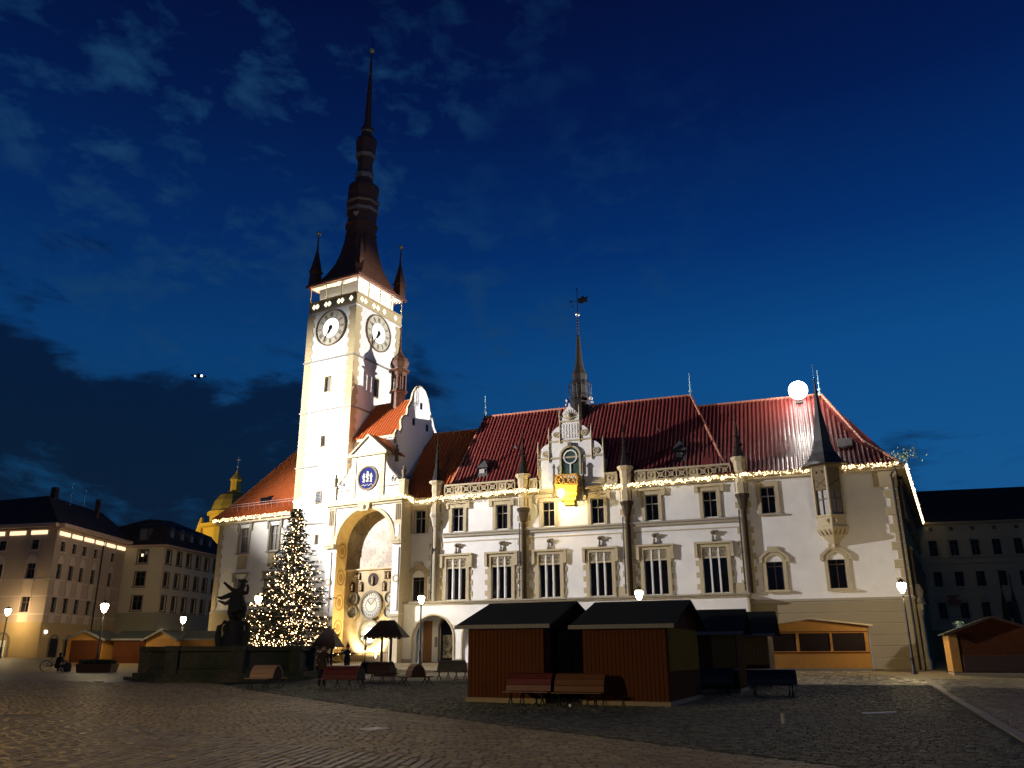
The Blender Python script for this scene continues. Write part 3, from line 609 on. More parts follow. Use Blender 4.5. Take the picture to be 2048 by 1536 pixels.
part('pane',MB().prism([(gc-.78,16.1),(gc+.78,16.1),(gc+.78,17.7)]+[(gc+.78*math.cos(R(180*i/12)),17.7+.8*math.sin(R(180*i/12))) for i in range(1,13)],-.16,-.13),mat('green_glass',(.04,.07,.06),.12,.5),GW)
part('tracery',MB().disc(gc,17.65,.52,.62,-.24,-.16,24).box(gc-.06,gc+.06,-.24,-.16,16.1,17.05),PL,GW)
part('keystone',MB().box(gc-.17,gc+.17,-.36,-.1,18.55,18.9),STD,GW)
BC=part('balcony',MB().box(gc-1.15,gc+.85,-1.15,-.12,15.0,15.15).box(gc-1.15,gc+.85,-1.15,-1.0,15.85,15.98).box(gc-1.15,gc-1.0,-1.15,-.12,15.15,15.98).box(gc+.7,gc+.85,-1.15,-.12,15.15,15.98),mat('balcony_stone',(.36,.20,.05),.8,.2,var=.2),GB)
tr=MB()
for k in range(4):
    a=gc-1.0+k*.43
    for x0,x1 in ((a,a+.38),(a+.38,a)): tr.tube([(x0,-1.07,15.15),(x1,-1.07,15.85)],.05,4)
part('tracery',tr,MT['balcony_stone'],BC)
CN=MB()
for z0,z1,y,w_ in ((14.6,15.0,-1.05,1.8),(14.2,14.6,-.85,1.6),(13.85,14.2,-.6,1.3),(13.5,13.85,-.35,.9)): CN.box(gc-.15-w_/2,gc-.15+w_/2,y,0,z0,z1)
part('console',CN,mat('console_lantern_yellow',(.62,.44,.06),.8,.2,var=.2),BC)  # yellow of the lantern light is put into the stone colour
for x in (-1.45,1.15): part('colonnette',MB().lathe(0,0,[(.06,14.2),(.14,14.5),(.09,14.7),(.09,15.3),(.14,15.4),(.09,15.6),(.09,16.7),(.14,16.8),(.04,17.1)],7),STD,GB,(gc+x,-.35,0))
# ---- ridge spire
RS=ob('ridge_turret',MB().lathe(14,6.6,[(1.05,21.0),(.95,23.4),(.86,24.2),(.92,24.5),(.75,25.0),(.72,26.3),(.80,26.4),(.66,26.7),(.74,27.3),(.60,27.6),(.40,28.3),(.28,29.6),(.17,31.2),(.12,31.4)],8).mesh('ridge_turret',mat('dark_pinnacle_metal',(.05,.042,.036))),TH)
ring=MB()
for z,r in ((25.2,1.12),(26.2,1.12)):
    P=[(14+r*math.cos(2*PI*i/16),6.6+r*math.sin(2*PI*i/16),z) for i in range(17)]; ring.tube(P,.035,4)
for i in range(16):
    a=2*PI*i/16; ring.tube([(14+.8*math.cos(a),6.6+.8*math.sin(a),24.7),(14+1.12*math.cos(a),6.6+1.12*math.sin(a),25.2),(14+1.12*math.cos(a),6.6+1.12*math.sin(a),26.2),(14+.8*math.cos(a),6.6+.8*math.sin(a),26.7)],.025,4)
part('gallery_rail',ring,IRN,RS)
ba=MB()
for i in range(6): 
    z=31.4+i*.3; ba.tube([(14-.14,6.6,z),(14+.14,6.6,z+.3)],.03,4); ba.tube([(14+.14,6.6,z),(14-.14,6.6,z+.3)],.03,4)
ba.tube([(14,6.6,31.2),(14,6.6,36.4)],.035,5).ball((14,6.6,36.4),.1)
part('mast',ba,IRN,RS); part('ball',MB().ball((14,6.6,33.65),.24,12,8),mat('bright_metal',(.7,.7,.65),.3,.5,.8),RS,smooth=True)
part('weather_vane',MB().prism([(14.1,34.9),(14.5,34.75),(14.8,34.95),(15.05,34.8),(15.0,35.2),(15.15,35.45),(14.8,35.4),(14.6,35.6),(14.4,35.4),(14.1,35.4)],6.57,6.63).tube([(13.4,6.6,35.15),(14.1,6.6,35.15)],.03,4).ball((13.3,6.6,35.15),.12).ball((13.5,6.6,34.6),.09),IRN,RS)
for a in (-1,1): part('gargoyle',MB().ball((14+a*1.15,6.2,24.7),.2,6,5).ball((14+a*1.25,6.2,24.3),.14,6,5),SPB,RS)
# ---- vine ornament at the eaves corner
sh=MB()
for i in range(90):
    c=(40.6+rnd.gauss(0,.55),-.6+rnd.gauss(0,.35),15.45+rnd.gauss(0,.33)); sh.tetra(c,.11)
sh.tube([(40.1,-.4,15.1),(40.8,-.6,15.6)],.05,4)
solo('eaves_ornament',sh,mat('silvery_leaves',(.30,.42,.30),.6,.3),'silvery green leafy ornament at the eaves corner of the town hall','ornament',FM.w(0,0,0),-FM.a,kind='stuff')
# ======================================================= CLOCK TOWER
TW=fthing('clock_tower','tall white clock tower with two clock faces and a dark brown slender spire','tower',FT,0,0,0)
TD=7.7; TWd=6.5
part('front_wall',wall(-TWd,0,G,36.25,[(-3.55,-2.75,27.05,28.65),(-3.45,-3.1,21.4,22.35),(-3.6,-3.05,15.7,16.75),(-3.3,-3.12,11.8,12.5)],d=.35),PLT,TW)
SW=-PI/2+PI  # side wall faces +x : local x runs inwards
sw_=part('side_wall',wall(0,TD,G,36.25,[(3.5,4.2,27.0,29.0)],d=.35),PLT,TW,(0,0,0),PI/2)
part('rear_wall',MB().box(-TWd,-TWd+.3,0.3,TD,G,36.2).box(-TWd+.3,0,TD-.3,TD,G,36.2),PLT,TW)
for (a,b,c,d_,nm) in ((-3.55,-2.75,27.05,28.65,'window'),(-3.45,-3.1,21.4,22.35,'slit'),(-3.6,-3.05,15.7,16.75,'slit'),(-3.3,-3.12,11.8,12.5,'slit')):
    w_=part('window' if nm=='window' else 'slit_window',MB().box(a-.12,a,-.04,.1,c-.12,d_+.12).box(b,b+.12,-.04,.1,c-.12,d_+.12).box(a,b,-.04,.1,d_,d_+.12).box(a,b,-.04,.1,c-.12,c),STT if nm=='window' else STD,TW)
    part('pane',MB().box(a,b,.2,.22,c,d_),GLC if nm=='window' else GLS,w_)
    if nm=='slit' and c==15.7:
        gr_=MB()
        for k in range(7): gr_.box(a-.12,b+.12,-.1,-.06,c+.02+k*.15,c+.07+k*.15)
        part('grille',gr_,IRN,w_)
w_=ob('window',MB().box(3.4,3.5,-.05,.1,26.9,29.1).box(4.2,4.3,-.05,.1,26.9,29.1).box(3.5,4.2,-.05,.1,29,29.1).box(3.5,4.2,-.05,.1,26.9,27).mesh('window',STT),TW,(0,0,0),PI/2); part('pane',MB().box(3.5,4.2,.2,.22,27,29),GLS,w_)
for z in (13.7,19.42,25.12,30.6):
    part('string_course',MB().box(-TWd-.14,.14,-.14,0,z-.08,z+.08).box(0,.14,0,TD,z-.08,z+.08).box(-TWd-.14,-TWd,0,TD,z-.08,z+.08),mat('grey_string_course',(.27,.255,.23),.85,.2,var=.1),TW)
# corner stones: flat painted quoins alternating in length
q1=MB().bev(0,.98,-.045,.0,0,.495,.006).mesh('quoin',STT); q2=MB().bev(0,.80,-.045,.0,0,.495,.006).mesh('quoin',STT)
q1m=MB().bev(-.98,0,-.045,.0,0,.495,.006).mesh('quoin',STT); q2m=MB().bev(-.80,0,-.045,.0,0,.495,.006).mesh('quoin',STT)
z=9.0;k=0
while z<36.0:
    if z>9: ob('quoin',q1 if k%2 else q2,TW,(-TWd-.045,0,z))
    ob('quoin',q1m if k%2 else q2m,TW,(.045,0,z)); 
    ob('quoin',q1 if k%2 else q2,TW,(0,-.045,z),PI/2)
    if z>22: ob('quoin',q1m if k%2 else q2m,TW,(0,TD,z),PI/2)
    z+=.5;k+=1
# clocks
def clockface(parent,loc,rz,r,hands=((232,.62,.055),(214,.36,.09)),nm='clock_face'):
    c=ob(nm,MB().disc(0,0,0,r,-.08,-.0,48).mesh(nm,mat('clock_dial',(.52,.49,.38),.6,.3,var=.06)),parent,loc,rz)
    part('bezel',MB().disc(0,0,r,r+.10,-.2,0,48),mat('bronze_bezel',(.22,.15,.08),.5,.4),c)
    part('lit_centre',MB().disc(0,0,0,r*.56,-.10,-.08,32),mat_emis('dial_centre_glow',(1,.96,.84),1.3),c)
    ch=MB().disc(0,0,r*.585,r*.61,-.095,-.08,40)
    strokes={1:1,2:2,3:3,4:4,5:2,6:3,7:4,8:5,9:2,10:2,11:3,12:4}
    for h in range(1,13):
        a=PI/2-h*PI/6; n=strokes[h]; wd=.07*r/2
        for k in range(n):
            o=(k-(n-1)/2)*.10*r/2
            ca,sa=math.cos(a),math.sin(a)
            q=[]
            for rr,tt in ((.66,o-wd/2),(.66,o+wd/2),(.90,o+wd/2),(.90,o-wd/2)): q.append((rr*r*ca-tt*sa,rr*r*sa+tt*ca))
            ch.hexa([(x,-.10,z) for x,z in q]+[(x,-.08,z) for x,z in q])
    part('numerals',ch,mat('numeral_paint',(.23,.20,.15),.6,.3),c)
    for deg,ln,wd in hands:
        a=PI/2-R(deg); hh=MB(); ca,sa=math.cos(a),math.sin(a)
        pts=[(-.14,-wd),(0,-wd*1.6),(.45*ln,-wd*.7),(ln,-.01),(ln,.01),(.45*ln,wd*.7),(0,wd*1.6),(-.14,wd)]
        hh.prism([((p*ca-t*sa)*r,(p*sa+t*ca)*r) for p,t in pts],-.17,-.13)
        part('hand',hh,IRN,c)
    return c
clockface(TW,(-3.2,0,34.05),0,1.9,hands=((213,.80,.05),(197,.38,.09)))
clockface(TW,(0,3.72,34.05),PI/2,1.95,hands=((213,.80,.05),(197,.38,.09)))
# gallery: pierced parapet, bright room behind, thin posts, roof edge
def gal_parapet(L_,quat):
    b=MB().box(0,L_,-.10,.12,36.25,36.42).box(0,L_,-.14,.14,37.38,37.5)
    b.box(0,L_,-.02,.1,36.42,37.38)
    fr=MB()
    for q in quat:
        for dx,dz in ((.14,0),(-.14,0),(0,.17),(0,-.17)): fr.disc(q+dx,36.9+dz,0,.13,-.03,-.02,10)
    return b,fr
Q=[.7,1.15,2.35,2.8,4.1,4.55,5.75]
QM=mat_emis('backlit_quatrefoil',(1,.9,.62),1.6)
b,fq=gal_parapet(TWd,Q); pq=ob('parapet',b.mesh('parapet',STT),TW,(-TWd,0,0)); part('quatrefoil',fq,QM,pq)
b,fq=gal_parapet(TD,[.8,1.4,2.8,3.5,4.6,6.6]); pq=ob('parapet',b.mesh('parapet',STT),TW,(0,0,0),PI/2); part('quatrefoil',fq,QM,pq)
part('gallery_floor',MB().box(-TWd,0,0,TD,36.2,36.3),PLT,TW)
part('gallery_core',MB().box(-TWd+.7,-.7,.7,TD-.7,36.3,39.2),PLT,TW)
ps=MB()
for x in (-TWd+.04,-TWd/3*2,-TWd/3,-.04): ps.box(x-.04,x+.04,.0,.08,37.5,39.2)
for y in (TD/4,TD/2,TD*3/4,TD-.04): ps.box(-.08,0,y-.04,y+.04,37.5,39.2)
part('gallery_post',ps,STT,TW)
part('gallery_ceiling',MB().box(-TWd,0,0,TD,39.2,39.28),mat('ceiling_white',(.82,.80,.76),.9),TW)
for x,y in ((-5.9,.55),(-4,.55),(-2.2,.55),(-.5,.5),(-.5,2.6),(-.5,4.8),(-.5,7.0)): point('gallery_lamp',FT.w(x,y,36.9),190,(1,.86,.62),.08)
part('roof_edge',MB().box(-TWd-.35,.35,-.35,TD+.35,39.28,39.38).box(-TWd-.42,.42,-.42,TD+.42,39.38,39.52),mat('roof_edge_copper',(.16,.07,.045),.5,.4),TW)
# spire
cx,cy=-TWd/2,TD/2
def sqring(h,hy,z,c): # octagon whose corner cut grows with c
    return [(cx-h+c,cy-hy,z),(cx+h-c,cy-hy,z),(cx+h,cy-hy+c,z),(cx+h,cy+hy-c,z),(cx+h-c,cy+hy,z),(cx-h+c,cy+hy,z),(cx-h,cy+hy-c,z),(cx-h,cy-hy+c,z)]
lv=[(3.3,3.9,39.5,.15),(3.0,3.55,39.9,.3),(2.55,2.95,41.0,.55),(2.1,2.35,42.4,.7),(1.85,2.0,43.8,.78),(1.68,1.75,45.2,.8),(1.6,1.6,46.2,.85)]
mb=MB(); 
for h,hy,z,c in lv: mb.v.extend(sqring(h,hy,z,c))
for j in range(len(lv)-1):
    for i in range(8): mb.f.append((j*8+i,j*8+(i+1)%8,j*8+8+(i+1)%8,j*8+8+i))
mb.f.append(tuple(range(7,-1,-1)))
SP=ob('spire',mb.mesh('spire',SPR),TW)
part('spire_drum',MB().lathe(cx,cy,[(1.68,46.2),(1.86,46.25),(1.86,46.4),(1.72,46.5),(1.72,47.4),(1.9,47.5),(1.9,47.65),(1.7,47.75),(1.70,49.2),(1.82,49.35),(1.92,49.6),(1.72,49.75),(1.75,50.3),(1.96,50.5),(1.96,50.75),(1.72,50.9),(1.62,51.0),(1.80,51.6),(1.86,52.2),(1.76,52.7),(1.5,53.0),(1.05,53.25),(1.0,53.8),(1.12,54.1),(1.12,54.5),(.92,54.7),(.9,56.3),(1.02,56.6),(1.22,57.0),(1.15,57.4),(1.22,58.2),(1.28,58.9),(1.1,59.3),(.8,59.5),(.65,59.8),(.62,60.1),(.78,60.3),(.78,60.75),(.5,60.9),(.40,62.5),(.27,66.8),(.30,66.95),(.22,67.1),(.10,71.6)],8),SPR,SP)
for a_,b_,c_,d_ in ((1.88,46.41,1.74,46.49),(1.92,47.66,1.72,47.74),(1.84,49.28,1.945,49.59),(1.77,50.32,1.985,50.50),(1.02,53.82,1.145,54.1),(1.135,54.11,1.135,54.42),(1.03,56.6,1.235,57.0),(.64,60.12,.80,60.3)): part('spire_band',MB().lathe(cx,cy,[(a_,b_),(c_,d_)],8),SPB,SP)
part('shield',MB().prism([(-.28,.3),(-.28,.0),(0,-.34),(.28,0),(.28,.3),(0,.2)],-.06,0),GLD,SP,(cx+.55,cy-1.68,48.5),R(20))
part('ball',MB().ball((cx,cy,72.0),.34,14,10),GLD,SP,smooth=True)
part('needle',MB().tube([(cx,cy,72.2),(cx,cy,74.0)],.04,5),IRN,SP)
for rr in range(4):
    a=R(45+90*rr)
    if rr not in (1,3): continue
    part('dormer',MB().lathe(cx+2.35*math.cos(a),cy+2.75*math.sin(a),[(.62,39.9),(.52,42.4),(.66,42.5),(.60,42.6),(.08,45.6)],4),SPR,SP)
for sx,sy in ((-1,-1),(1,-1),(1,1),(-1,1)):
    x,y=cx+sx*(TWd/2-.25),cy+sy*(TD/2-.3)
    if (sx,sy)==(1,-1): continue
    q=ob('corner_pinnacle',MB().lathe(x,y,[(.72,39.5),(.62,41.1),(.80,41.2),(.80,41.3),(.66,41.35),(.38,42.6),(.12,43.9),(.06,45.7)],4).mesh('corner_pinnacle',SPR),TW)
    part('ball',MB().ball((x,y,46.0),.26,12,8),GLD,q,smooth=True)
    part('band',MB().lathe(x,y,[(.81,41.28),(.70,41.36)],4),SPB,q)
# ======================================================= WEST WING
WG=fthing('west_wing','white west wing of the town hall with orange hipped roof behind the christmas tree','wing',FT,0,0,0)
hw_=[(-13.8,-12.52,11.53,14.0),(-9.62,-8.42,11.53,14.0),(-13.8,-12.52,6.3,8.9),(-9.62,-8.42,6.3,8.9)]
part('wall',wall(-16.9,-TWd,G,14.9,hw_,y=.25),PL,WG); part('side_wall',MB().box(-16.9,-16.6,.3,21.8,G,14.9),PL,WG)
for a,b,c,d in hw_:
    s=MB().box(a-.2,a,.15,.35,c-.1,d+.25).box(b,b+.2,.15,.35,c-.1,d+.25).box(a-.45,b+.45,.0,.25,d+.45,d+.6).box(a-.4,a-.2,.08,.25,d-.3,d+.45).box(b+.2,b+.4,.08,.25,d-.3,d+.45).box(a-.3,b+.3,.05,.25,c-.22,c-.1)
    w_=part('window',s,SLED,WG); part('pane',MB().box(a,b,.5,.52,c,d),GLC,w_)
    fr=MB().box((a+b)/2-.04,(a+b)/2+.04,.42,.5,c,d).box(a,b,.42,.5,c+1.6,c+1.67); part('frame',fr,FRM,w_)
    if c>10: part('apron',MB().bev(a-.05,b+.05,.2,.25,c-1.65,c-.25,.03),ST,WG)
part('ledge',MB().box(-17.0,-TWd-.15,.12,.25,5.6,5.75),SLED,WG); part('base',MB().box(-17.0,-TWd-.15,.17,.25,G,5.6),mat('base_render',(.36,.30,.20)),WG)
z=5.8;k=0
q1=MB().bev(-.02,.75,-.05,.0,0,.47,.01).mesh('quoin',ST); q2=MB().bev(-.02,.55,-.05,.0,0,.47,.01).mesh('quoin',ST)
while z<14.2: ob('quoin',q1 if k%2 else q2,WG,(-16.9,.25,z)); z+=.48;k+=1
part('eaves_cornice',MB().box(-17.2,-TWd-.15,-.05,.3,14.55,14.8).box(-17.5,-TWd-.15,-.3,.3,14.8,15.1),MT['eaves_plaster'],WG)
part('roof',roof_tiles([(-.35,15.1),(1.5,16.4),(11,24.7)],lambda s:-17.45,lambda s:-TWd-.02),TLO,WG,kind='stuff')
part('roof_slope',MB().add([(-17.4,-.33,14.95),(-TWd-.05,-.33,14.95),(-TWd-.05,11,24.55),(-17.4,11,24.55),(-17.4,22,14.95),(-TWd-.05,22,14.95),(-17.4,1.5,16.2),(-TWd-.05,1.5,16.2)],[(0,1,7,6),(6,7,2,3),(3,2,5,4)]),TLO,WG)
capline((-17.4,-.35,15.15),(-17.4,1.5,16.5),parent=WG,r=.1); capline((-17.4,1.5,16.5),(-17.4,11,24.8),parent=WG,r=.1)
part('gable_wall',MB().prismx([(.3,14.9),(21.8,14.9),(11,24.4),(1.5,16.1)],-16.9,-16.6),PL,WG)
rl=MB().tube([(-15.8,.5,16.6),(-TWd,.5,16.6)],.025,4).tube([(-15.8,.45,16.35),(-TWd,.45,16.35)],.025,4)
for k in range(12): x=-15.7+k*.8; rl.tube([(x,.6,15.9),(x,.45,16.65)],.03,4)
part('snow_guard',rl,mat('pink_grey_metal',(.45,.28,.25),.5,.3),WG)
part('skylight',MB().box(-11.8,-10.9,.55,.6,16.3,16.9).add([(-11.8,1.0,16.45),(-10.9,1.0,16.45),(-10.9,1.6,17.25),(-11.8,1.6,17.25)],[(0,1,2,3)]),mat('flat_black',(.003,.003,.005),.95,.05),WG,(0,.05,.15))
# ======================================================= CHAPEL BLOCK
CH=fthing('chapel_block','orange roofed chapel block with white curved gable right of the tower','chapel',FT,0,0,0)
gx=5.55
part('wall',MB().box(0.02,gx,.8,1.1,G,21.6),PLT,CH)
part('cornice',MB().box(.02,gx,.55,.8,21.4,21.65),ST,CH)
part('roof',roof_tiles([(.5,21.65),(3.8,26.0)],lerp(.1,.1),lerp(gx,gx)),TLO,CH,kind='stuff')
part('roof_slope',MB().add([(0.05,.55,21.55),(gx,.55,21.55),(gx,3.8,25.9),(.05,3.8,25.9),(.05,7.1,21.5),(gx,7.1,21.5)],[(0,1,2,3),(5,4,3,2)]),TLO,CH)
capline((.1,3.8,26.0),(gx,3.8,26.0),parent=CH,r=.1)
gp=[(.1,G),(.1,20.6),(-.15,21.3),(.25,21.9),(.6,21.6),(.9,22.2),(.75,22.9),(1.2,23.5),(1.7,23.6),(1.8,24.4),(2.3,25.2),(2.6,26.2),(3.1,26.9),(3.8,27.15),(4.5,26.9),(5.0,26.2),(5.3,25.2),(5.8,24.4),(6.2,23.5),(6.7,23.0),(6.9,22.2),(7.4,21.8),(7.5,G)]
gb=part('gable',MB().prismx(gp,gx,gx+.3),PLT,CH)
rm=MB()
for a,b in zip(gp[1:-2],gp[2:-1]): rm.tube([(gx+.15,a[0],a[1]),(gx+.15,b[0],b[1])],.17,5)
part('coping',rm,ST,gb)
for y,z in ((3.8,25.2),(2.6,23.3),(4.9,23.2)): part('window',MB().box(gx+.28,gx+.33,y-.2,y+.2,z-.4,z+.3),GLS,gb)
part('downpipe',MB().tube([(gx-.1,.5,21.4),(gx-.1,.5,15.5)],.07,6),IRN,CH)
TU=ob('turret',MB().lathe(2.95,3.8,[(.85,24.6),(.76,25.7),(.76,26.9),(.95,27.0),(.95,27.12),(.76,27.15)],8).mesh('turret',SPR),CH)
lt=MB()
for k in range(8):
    a=PI/8+k*PI/4; x,y=2.95+.70*math.cos(a),3.8+.70*math.sin(a); lt.tube([(x,y,27.1),(x,y,29.2)],.11,5)
lt.lathe(2.95,3.8,[(.76,28.75),(.78,29.1),(1.12,29.25),(1.12,29.35),(.8,29.4)],8).lathe(2.95,3.8,[(.3,27.1),(.3,29.2)],6)
part('lantern',lt,SPR,TU)
part('cupola',MB().lathe(2.95,3.8,[(.72,29.35),(.80,29.6),(.98,29.9),(1.0,30.2),(.85,30.6),(.45,31.0),(.2,31.4),(.12,32.0),(.04,34.2)],8).ball((2.95,3.8,34.0),.14),SPR,TU)
# ======================================================= ASTRONOMICAL CLOCK BAY
AC=fthing('astronomical_clock','tall arched niche of the astronomical clock with gold mosaic and round dials','clock',FP,0,0,0)
aL,aR=.72,7.13; acx=(aL+aR)/2; ahw=(aR-aL)/2
part('wall',wall(-.4,8.0,G,15.0,[(aL,aR,G,14.4)],d=0).box(-.4,aL,.001,1.6,G,15).box(aR,8.0,.001,1.58,G,15.0),PL,AC)
sp=MB(); pts=[(acx-ahw*math.cos(PI*i/24),11.15+3.13*math.sin(PI*i/24)) for i in range(25)]
for i in range(24):
    p,q=pts[i],pts[i+1]; sp.hexa([(p[0],.0,p[1]),(q[0],.0,q[1]),(q[0],1.6,q[1]),(p[0],1.6,p[1]),(p[0],.0,14.45),(q[0],.0,14.45),(q[0],1.6,14.45),(p[0],1.6,14.45)])
MOS=mat('gold_mosaic',(.60,.43,.16),.55,.35,var=.2,vscale=3,col2=(.50,.34,.12),c2scale=1.4,bump=.3,bscale=30)
part('arch_soffit',sp,MOS,AC,label='gold mosaic arch soffit')
part('spandrel',wall(aL,aR,11.15,14.4,[],y=-.003,mb=MB()) if 0 else MB().prism([(acx-ahw*math.cos(PI*i/24),11.15+3.13*math.sin(PI*i/24)) for i in range(13)]+[(acx,14.45),(aL,14.45)],-.004,-.002).prism([(acx+ahw*math.cos(PI*i/24),11.15+3.13*math.sin(PI*i/24)) for i in range(13)]+[(acx,14.45),(aR,14.45)],-.004,-.002),PL,AC)
part('arch_moulding',MB().arch_ring(aL,aR,11.15,3.13,-.14,.0,.32,28),ST,AC)
part('jamb',MB().box(aL,aL+.02,0,1.6,G,11.15).box(aR-.02,aR,0,1.6,G,11.15),MOS,AC,label='gold mosaic jamb lining with medallions')
for z in (1.9,3.9,6.1,8.3,10.7):
    md=MB()
    for x,sg in ((aL+.02,1),):
        for i in range(20):
            a,b=2*PI*i/20,2*PI*(i+1)/20
            for r0,r1 in ((.50,.60),(.0,.3)):
                q=[(x,.8+r*.9*math.cos(t),z+r*1.2*math.sin(t)) for r,t in ((r0+.001,a),(r0+.001,b),(r1,b),(r1,a))]
                md.hexa(q+[(p[0]+.03,p[1],p[2]) for p in q])
    part('medallion',md,mat('brown_mosaic',(.30,.18,.06),.6,.3,var=.3,vscale=5),AC)
# mosaic back wall
def mural_mat():
    m=bpy.data.materials.new('mural_mosaic'); m.use_nodes=True; t=m.node_tree; b=t.nodes['Principled BSDF']; b.inputs['Roughness'].default_value=.6
    tc=t.nodes.new('ShaderNodeTexCoord'); mp=t.nodes.new('ShaderNodeMapping'); mp.inputs['Scale'].default_value=(1.0,1,.62); L(t,tc.outputs['Object'],mp.inputs[0])
    n=N(t,'ShaderNodeTexNoise',Scale=1.7,Detail=4.0,Distortion=.9); L(t,mp.outputs[0],n.inputs[0])
    line=ramp(t,n.outputs[0],[(.455,0.0),(.475,1.0),(.495,0.0),(.53,0.0),(.545,.8),(.56,0.0)])
    n2=N(t,'ShaderNodeTexNoise',Scale=.8,Detail=3.0); L(t,tc.outputs['Object'],n2.inputs[0])
    base=mix(t,ramp(t,n2.outputs[0],[(.42,0.0),(.58,1.0)]),(.33,.28,.185),(.22,.175,.115))
    L(t,mix(t,mth(t,'MULTIPLY',line,.95),base,(.05,.03,.018)),b.inputs['Base Color']); return m
part('mosaic_wall',MB().box(aL,aR,1.55,1.62,9.0,14.4),mural_mat(),AC,label='grey brown mosaic picture of riders and figures')
part('clock_wall',MB().box(aL,aR,1.53,1.62,G,8.98),mat('pale_gold_plaster',(.42,.33,.18),.7,.25,col2=(.34,.25,.11),c2scale=1.1,var=.2,vscale=3),AC,label='pale gold lower wall carrying the dials')
part('ledge',MB().box(aL,aR,1.35,1.55,8.95,9.08),ST,AC)
NB=1.53
def alc(x,z,w,h,kind):
    d=MB()
    if kind=='r': d.disc(x,z,0,w,NB-.03,NB-.0,24)
    elif kind=='s': d.box(x-w,x+w,NB-.03,NB,z-h,z+h)
    else: d.prism([(x-w,z-h),(x+w,z-h)]+[(x+w*math.cos(R(180*i/10)),z+h*.3+h*.7*math.sin(R(180*i/10))) for i in range(11)],NB-.03,NB)
    r=part('alcove',d,mat('alcove_dark',(.03,.015,.01),.8),AC)
    f=MB()
    for dx in ((-.18,.18) if kind=='s' else (0,)):
        f.lathe(x+dx*w/.35,NB-.12,[(.10,z-h*.8),(.07,z-.05),(.12,z+.05),(.05,z+h*.35)],6).ball((x+dx*w/.35,NB-.12,z+h*.45),.08,6,4)
    part('figure',f,mat('carved_figure',(.35,.27,.17),.7),r)
for a in ((2.17,8.42,.36,.33,'s'),(3.94,8.07,.58,.55,'r'),(5.5,8.42,.36,.33,'s'),(1.62,7.5,.27,.45,'a'),(2.63,7.5,.27,.45,'a'),(5.25,7.45,.27,.45,'a'),(6.1,7.45,.27,.45,'a')): alc(*a)
DLM=mat('dial_enamel',(.36,.35,.28),.45,.4,var=.1,vscale=4)
def dial(x,z,r,nm='dial',lab=None):
    d=ob(nm,MB().disc(0,0,0,r*.86,-.10,0,36).mesh(nm,DLM),AC,(x,NB,z))
    if lab: d['label']=lab
    part('bezel',MB().disc(0,0,r*.86,r,-.22,0,36),mat('dark_dial_ring',(.09,.075,.04),.45,.4),d)
    t=MB()
    for k in range(12 if r<.8 else 24):
        a=2*PI*k/(12 if r<.8 else 24); t.tube([(r*.66*math.cos(a),-.11,r*.66*math.sin(a)),(r*.78*math.cos(a),-.11,r*.78*math.sin(a))],.022*(1 if r<.8 else 1.4),4)
    t.disc(0,0,r*.46,r*.5,-.115,-.10,24)
    t.tube([(0,-.13,0),(r*.4,-.13,r*.5)],.03,4).tube([(0,-.13,0),(-r*.3,-.13,r*.3)],.03,4)
    part('markings',t,mat('dial_markings',(.12,.09,.05),.6),d)
    return d
for a in ((1.86,6.48,.52),(1.86,5.31,.57),(5.95,6.43,.52),(5.95,5.25,.57)): dial(*a)
dial(3.9,5.84,1.25,lab='large main dial with ring of hours')
cd=dial(3.88,3.4,1.22,'calendar_dial','lowest calendar disc with pale centre')
part('centre_disc',MB().disc(0,0,0,.55,-.16,-.1,28),PL,cd)
part('pointer',MB().prism([(-.95,-.5),(.6,-.85),(.62,-.8),(-.9,-.3)],-.2,-.16),mat('polished_steel',(.75,.78,.82),.2,.6,.7),cd)
rl=MB().tube([(.8,.1,1.75),(7.0,.1,1.75)],.03,5).tube([(.8,.1,.85),(7.0,.1,.85)],.03,5)
for k in range(26): rl.tube([(.85+k*.245,.1,.5),(.85+k*.245,.1,1.75)],.018,4)
part('railing',rl,IRN,AC)
part('cornice',MB().box(-.5,8.1,-.2,1.62,14.55,14.75).box(-.65,8.3,-.4,1.62,14.75,15.25),ST,AC)
for x0,x1 in ((-.46,.42),(7.22,8.06)):
    part('pilaster',MB().bev(x0,x1,-.09,0,11.28,14.55,.02).box(x0-.12,x1+.12,-.24,0,10.9,11.1).box(x0-.18,x1+.18,-.3,0,11.1,11.28),ST,AC)
    part('pedestal',MB().box(x0,x1,-.07,0,G,4.7).box(x0-.1,x1+.1,-.16,0,4.7,4.92),ST,AC)
    part('inset_panel',MB().box(x0+.2,x1-.2,-.1,-.0,5.2,10.6).box(x0+.25,x1-.25,-.13,-.09,11.5,12.6),PL,AC)
    part('roundel',MB().disc((x0+x1)/2,7.9,.22,.34,-.14,-.09,20),ST,AC)
    part('fluting',MB().box(x0+.2,x0+.3,-.13,-.09,13.0,14.4).box(x0+.4,x0+.5,-.13,-.09,13.0,14.4).box(x0+.6,x0+.7,-.13,-.09,13.0,14.4),STD,AC)
part('impost',MB().box(8.0,8.12,-.3,1.62,11.1,11.28).box(8.0,8.08,-.24,1.62,10.9,11.1).box(8.0,8.02,0,1.62,G,4.9),ST,AC)
part('side_stone',MB().box(8.003,8.02,.0,1.6,4.95,14.5),ST,AC)
part('keystone',MB().prism([(3.45,14.05),(4.4,14.05),(4.6,14.75),(3.25,14.75)],-.36,-.14).ball((3.92,-.3,14.4),.26,8,5),ST,AC)
